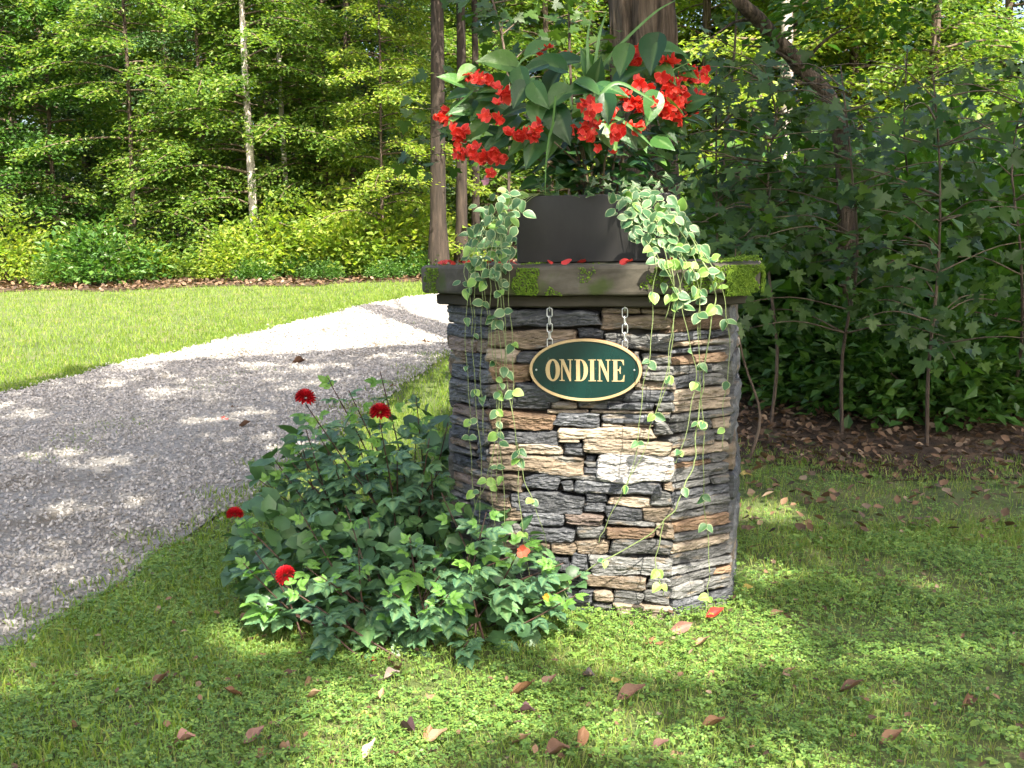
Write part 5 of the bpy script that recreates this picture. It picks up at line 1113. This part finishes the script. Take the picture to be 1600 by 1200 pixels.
# shrubs along the wood edge
def shrub_mesh(seed, n, size, mat, hh=0.9):
    r_ = np.random.default_rng(seed); c = r_.normal(0, 1, (60, 3)); c = norm(c) * r_.uniform(0.3, 1, (60, 1)) ** 0.5; c[:, 2] = np.abs(c[:, 2]); c *= np.array([0.75, 0.75, hh])
    P = c[r_.integers(0, 60, n)] + r_.normal(0, .14, (n, 3)); P[:, 2] = np.abs(P[:, 2]) + 0.03
    D = norm(P * np.array([1, 1, .5])) + r_.normal(0, .5, (n, 3)); Nn = np.array([0, 0, 1.0]) + r_.normal(0, .5, (n, 3)) + 0.4 * norm(P)
    V, Fs = scatter(rhV, rhF, P, basis(D, Nn, r_.uniform(.7, 1.3, n) * size)); me = mesh_np('foliage', V, Fs); me.materials.append(M[mat])
    g = Geo()
    for q in range(7):
        e = c[q * 7] * 0.9; g.add(*tube(catmull([(0, 0, -0.05), e * np.array([.3, .3, .6]), e], 3), 0.008, 4))
    bm = g.mesh('stems', True); bm.materials.append(M['twig']); return me, bm
SH = [shrub_mesh(21, 2600, 0.085, 'yellowgreen'), shrub_mesh(22, 2600, 0.08, 'beech'), shrub_mesh(23, 2400, 0.09, 'maple', 0.7)]
SP = [(368,21.0,0,.85,'yellow-green shrub at the left of the wood edge'),(430,21.9,0,1.35,'yellow-green shrub under the pale trunk'),(470,21.2,2,.5,'low dark green shrub at the lawn edge'),(540,21.9,0,1.25,'bright yellow-green shrub before the middle of the wood'),(585,21.3,1,.62,'green shrub right of the brightest shrub'),(630,21.5,2,.5,'dark green shrub left of the brown trunk'),(665,21.2,2,.55,'dark low shrub at the foot of the brown trunk'),(310,21.2,1,.5,'green shrub left of the yellow-green ones'),(240,21.3,0,.7,'yellow-green shrub at the left lawn end'),(170,20.9,2,1.25,'dark green shrub at the left lawn end'),(90,20.2,1,.5,'green shrub near the left edge'),(20,21.2,0,1.2,'yellow-green shrub at the left edge'),
      (400,20.5,2,.45,'small dark shrub hugging the lawn at left'),(510,20.6,2,.42,'small dark shrub hugging the lawn in the middle'),(605,20.7,2,.4,'small dark shrub hugging the lawn near the drive'),(560,22.4,0,1.7,'tall bright shrub with layered sunny sprays'),(640,22.6,0,1.5,'tall bright shrub beside the brown trunk')]
def shrub(px_, Y, k, s_, lb, grp='shrubs at the wood edge'):
    x, y = atg(px_, Y); t = thing('shrub', (x, y, float(zt(x, y))), lb, 'shrub', grp)
    for nm, me in zip(('foliage', 'stems'), SH[k]):
        o = link(nm, me, None, t); o.rotation_euler = (0, 0, rng.uniform(0, 6)); o.scale = (s_ * 1.15, s_ * 1.15, s_)
for a in SP: shrub(*a)
# big old trunk behind the planter; its crown is above the frame
bx_, by_ = at(1004, 60, 9.0)[0], 9.0
bt = thing('tree', (bx_, by_, float(zt(bx_, by_))), 'thick old trunk with furrowed bark right behind the planter', 'tree')
V, Q, T, pts = trunk_geo(bx_, by_, 9.5, 0.275, 0.2, (-0.06, 0), 96, 170, 1.5, 0.15)
g = Geo(); g.add(V - np.array(bt.location), Q, T); link('trunk', g.mesh('trunk', True), M['bark'], bt)
def canopy(t, cx, cy, cz, rx, rz_, ncl, per, lsize, seed, top, shade_clumps=False):
    r_ = np.random.default_rng(seed); loc = np.array(t.location)
    c = norm(r_.normal(0, 1, (ncl, 3))) * r_.uniform(0.02, 1, (ncl, 1)) ** (1 / 2.5) * np.array([rx, rx, rz_]) + np.array([cx, cy, cz])
    if shade_clumps: c = np.vstack([c, [loc2w(opl(*q)) + S * ((cz - loc2w(opl(*q))[2] + r_.uniform(-1, 1)) / S[2]) for q in SHADE]]); ncl = len(c)  # extra leaf clumps added up the sun rays to shade chosen spots
    P = np.repeat(c, per, 0) + r_.normal(0, 1, (ncl * per, 3)) * np.array([.42, .42, .22]); P = P[lit_keep(P)]; n = len(P)
    V, Fs = scatter(rhV * np.array([1.35, 1, 1]), rhF, P - loc, basis(r_.normal(0, 1, (n, 3)), np.array([0, 0, 1.0]) + r_.normal(0, .5, (n, 3)), r_.uniform(.75, 1.25, n) * lsize))
    link('crown', mesh_np('crown', V, Fs), M['maple'], t)
    g = Geo()
    for q in range(14):
        e = c[q * (ncl // 14)]
        mid = (top * 0.5 + e * 0.5) + np.array([0, 0, 0.3]); pth = catmull([top - np.array([0, 0, 1.2]), mid, e], 12)
        if q > 2 and not lit_keep(pth).all(): continue
        g.add(*tube(pth - loc, np.linspace(0.05, 0.012, len(pth)), 6))
    link('branches', g.mesh('branches', True), M['bark'], t)
canopy(bt, bx_ + 1.5, by_ - 0.5, 9.2, 4.6, 2.2, 330, 60, 0.13, 41, np.array([bx_, by_, 8.8]))
for q, (x, y, cx, cy, cz, rx, rzz, ncl, lb) in enumerate([(5.4, -2.2, 4.2, -1.2, 9.0, 4.2, 2.3, 500, 'tall maple behind the viewer to the right, shading the pillar'), (-3.2, -3.4, -1.4, -2.2, 9.3, 4.0, 2.2, 300, 'tall maple behind the viewer to the left'), (6.6, 3.6, 5.2, 3.6, 8.8, 4.4, 2.0, 540, 'tall maple standing to the right of the pillar'), (0.6, -5.6, 1.4, -4.6, 9.0, 3.6, 2.0, 160, 'tall maple standing well behind the viewer'), (-6.6, 4.2, -0.6, 2.6, 9.6, 4.4, 1.8, 360, 'tall maple on the left side of the drive, unseen crown set over the gravel for shade')]):  # unseen crowns, set off their trunks to shade pillar and drive
    t = thing('tree', (x, y, float(zt(x, y))), lb, 'tree', 'shade trees around the viewer')
    V, Q, T, pts = trunk_geo(x, y, cz, 0.24, 0.12, (0, 0), 16, 20); g = Geo(); g.add(V - np.array(t.location), Q, T); link('trunk', g.mesh('trunk', True), M['bark'], t)
    canopy(t, cx, cy, cz, rx, rzz, ncl, 60, 0.135, 50 + q, pts[-1], q == 0)
# maple saplings and shrubs on the shady right
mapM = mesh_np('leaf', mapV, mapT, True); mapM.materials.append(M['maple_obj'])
def sapling(px_, pyb, Y, ztop, label, nleaf, spread, zlo, size, lean=0.0, name='maple_sapling'):
    zlo = zlo - (0.16 if px_ > 1240 else 0.0)
    x = at(px_, 500, Y)[0]; z0 = float(zt(x, Y)); t = thing(name, (x, Y, z0), label, 'sapling', 'saplings in the shade behind the pillar')
    jx = rng.normal(0, .05, (4, 2)); pts = catmull([(0, 0, -0.05), (jx[0, 0], jx[0, 1], ztop * .22), (lean * .4 + jx[1, 0], jx[1, 1], ztop * .48), (lean * .7 + jx[2, 0], jx[2, 1], ztop * .75), (lean + jx[3, 0], 0, ztop)], 4); g = Geo(); g.add(*tube(pts, np.linspace(0.011, 0.004, len(pts)) * (1 + 0.25 * (ztop - 1.3)), 7)); link('trunk', g.mesh('trunk', True), M['bark'], t)
    k = 0; nb = max(5, nleaf // 9)
    for b in range(nb):
        f = zlo + (1 - zlo) * (b + rng.uniform(0, 1)) / nb; i = int(f * (len(pts) - 1)); st = pts[i]; a = rng.uniform(0, 2 * math.pi); L = spread * rng.uniform(0.45, 1.0)
        dd = np.array([math.cos(a), math.sin(a), 0]); e = st + dd * L + np.array([0, 0, rng.uniform(-.1, .25)])
        g = Geo(); br = catmull([st, (st + e) / 2 + np.array([0, 0, .07]), e], 4); g.add(*tube(br, np.linspace(0.006, 0.002, len(br)), 4)); bro = link('branch', g.mesh('branch', True), M['twig'], t)
        for q in range(nleaf // nb + 1):
            k += 1
            if k > 292: break
            fr = rng.uniform(0.25, 1.05); p = st + (e - st) * fr + rng.normal(0, .07, 3)
            o = link('leaf', mapM, None, bro); d = dd * .6 + rng.normal(0, .6, 3) + np.array([0, -.1, -.35]); n_ = np.array([0, -.55, .8]) + rng.normal(0, .35, 3)
            place(o, p, basis(np.array([d]), np.array([n_]), np.array([size * rng.uniform(.65, 1.2)]))[0])
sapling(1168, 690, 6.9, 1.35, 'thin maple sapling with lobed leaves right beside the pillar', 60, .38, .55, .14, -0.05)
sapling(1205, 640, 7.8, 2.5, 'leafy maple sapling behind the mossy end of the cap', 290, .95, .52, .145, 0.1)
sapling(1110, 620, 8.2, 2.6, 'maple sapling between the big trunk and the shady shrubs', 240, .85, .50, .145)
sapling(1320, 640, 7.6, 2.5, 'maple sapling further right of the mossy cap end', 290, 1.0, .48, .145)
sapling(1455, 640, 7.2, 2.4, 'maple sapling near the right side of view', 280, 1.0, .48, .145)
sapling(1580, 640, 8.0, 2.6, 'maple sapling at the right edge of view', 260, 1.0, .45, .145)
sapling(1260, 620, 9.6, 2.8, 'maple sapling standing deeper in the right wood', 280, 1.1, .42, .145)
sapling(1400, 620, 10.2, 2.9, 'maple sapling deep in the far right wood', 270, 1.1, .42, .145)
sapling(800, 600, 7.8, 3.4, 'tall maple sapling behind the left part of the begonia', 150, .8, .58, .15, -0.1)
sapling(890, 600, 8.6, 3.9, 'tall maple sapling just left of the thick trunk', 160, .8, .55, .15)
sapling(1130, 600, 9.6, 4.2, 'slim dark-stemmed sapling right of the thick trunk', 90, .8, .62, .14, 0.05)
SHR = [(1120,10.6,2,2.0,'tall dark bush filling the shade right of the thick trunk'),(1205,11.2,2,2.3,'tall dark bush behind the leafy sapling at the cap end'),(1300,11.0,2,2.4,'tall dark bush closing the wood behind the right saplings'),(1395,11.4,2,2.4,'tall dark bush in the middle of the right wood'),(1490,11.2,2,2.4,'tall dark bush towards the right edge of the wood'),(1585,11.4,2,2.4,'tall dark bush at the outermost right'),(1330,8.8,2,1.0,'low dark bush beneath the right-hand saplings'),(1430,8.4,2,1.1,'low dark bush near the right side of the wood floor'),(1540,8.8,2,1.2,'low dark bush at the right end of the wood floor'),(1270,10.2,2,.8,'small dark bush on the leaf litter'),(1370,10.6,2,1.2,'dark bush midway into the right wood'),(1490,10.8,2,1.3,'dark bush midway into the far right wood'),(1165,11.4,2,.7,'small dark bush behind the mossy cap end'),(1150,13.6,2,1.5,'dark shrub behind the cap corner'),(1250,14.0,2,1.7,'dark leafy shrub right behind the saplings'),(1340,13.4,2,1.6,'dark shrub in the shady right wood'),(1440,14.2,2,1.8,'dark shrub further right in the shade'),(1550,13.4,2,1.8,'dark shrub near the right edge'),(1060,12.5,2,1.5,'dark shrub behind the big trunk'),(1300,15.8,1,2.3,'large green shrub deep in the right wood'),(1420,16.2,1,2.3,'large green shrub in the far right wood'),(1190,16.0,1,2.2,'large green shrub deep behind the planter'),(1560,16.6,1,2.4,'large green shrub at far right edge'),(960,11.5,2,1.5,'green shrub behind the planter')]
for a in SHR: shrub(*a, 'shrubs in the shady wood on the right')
# leaning limb tree at the upper right
lx0 = at(1330, 400, 9.4); lt = thing('tree', (lx0[0], 9.4, float(zt(lx0[0], 9.4))), 'slim tree whose bare limb arcs across the upper right', 'tree')
pp = [np.array([lx0[0], 9.4, float(zt(lx0[0], 9.4)) - .1]), at(1315, 220, 9.35), at(1250, 105, 9.3), at(1215, 65, 9.2), at(1185, 30, 9.1), at(1155, 0, 9.0), at(1130, -60, 9.0)]
pc = catmull(pp, 8) - np.array(lt.location); g = Geo(); g.add(*tube(pc, np.linspace(0.075, 0.05, len(pc)), 10)); link('trunk', g.mesh('trunk', True), M['bark'], lt)
for st_, en_ in (((1250,105),(1160,70)), ((1215,65),(1300,10)), ((1250,105),(1330,40)), ((1185,30),(1110,60))):
    a, b = at(*st_, 9.25), at(*en_, 8.9); g = Geo(); g.add(*tube(catmull([a, (a + b) / 2 + np.array([0, 0, .05]), b], 5) - np.array(lt.location), np.linspace(0.018, 0.005, 11), 5)); link('branch', g.mesh('branch', True), M['bark'], lt)
bgm, V, Fs = spray_tree(77, 4.6, 22, 2.9, 0.8, 1.7, 150, 0.10)
link('crown', mesh_np('crown', V, Fs), M['maple'], lt)
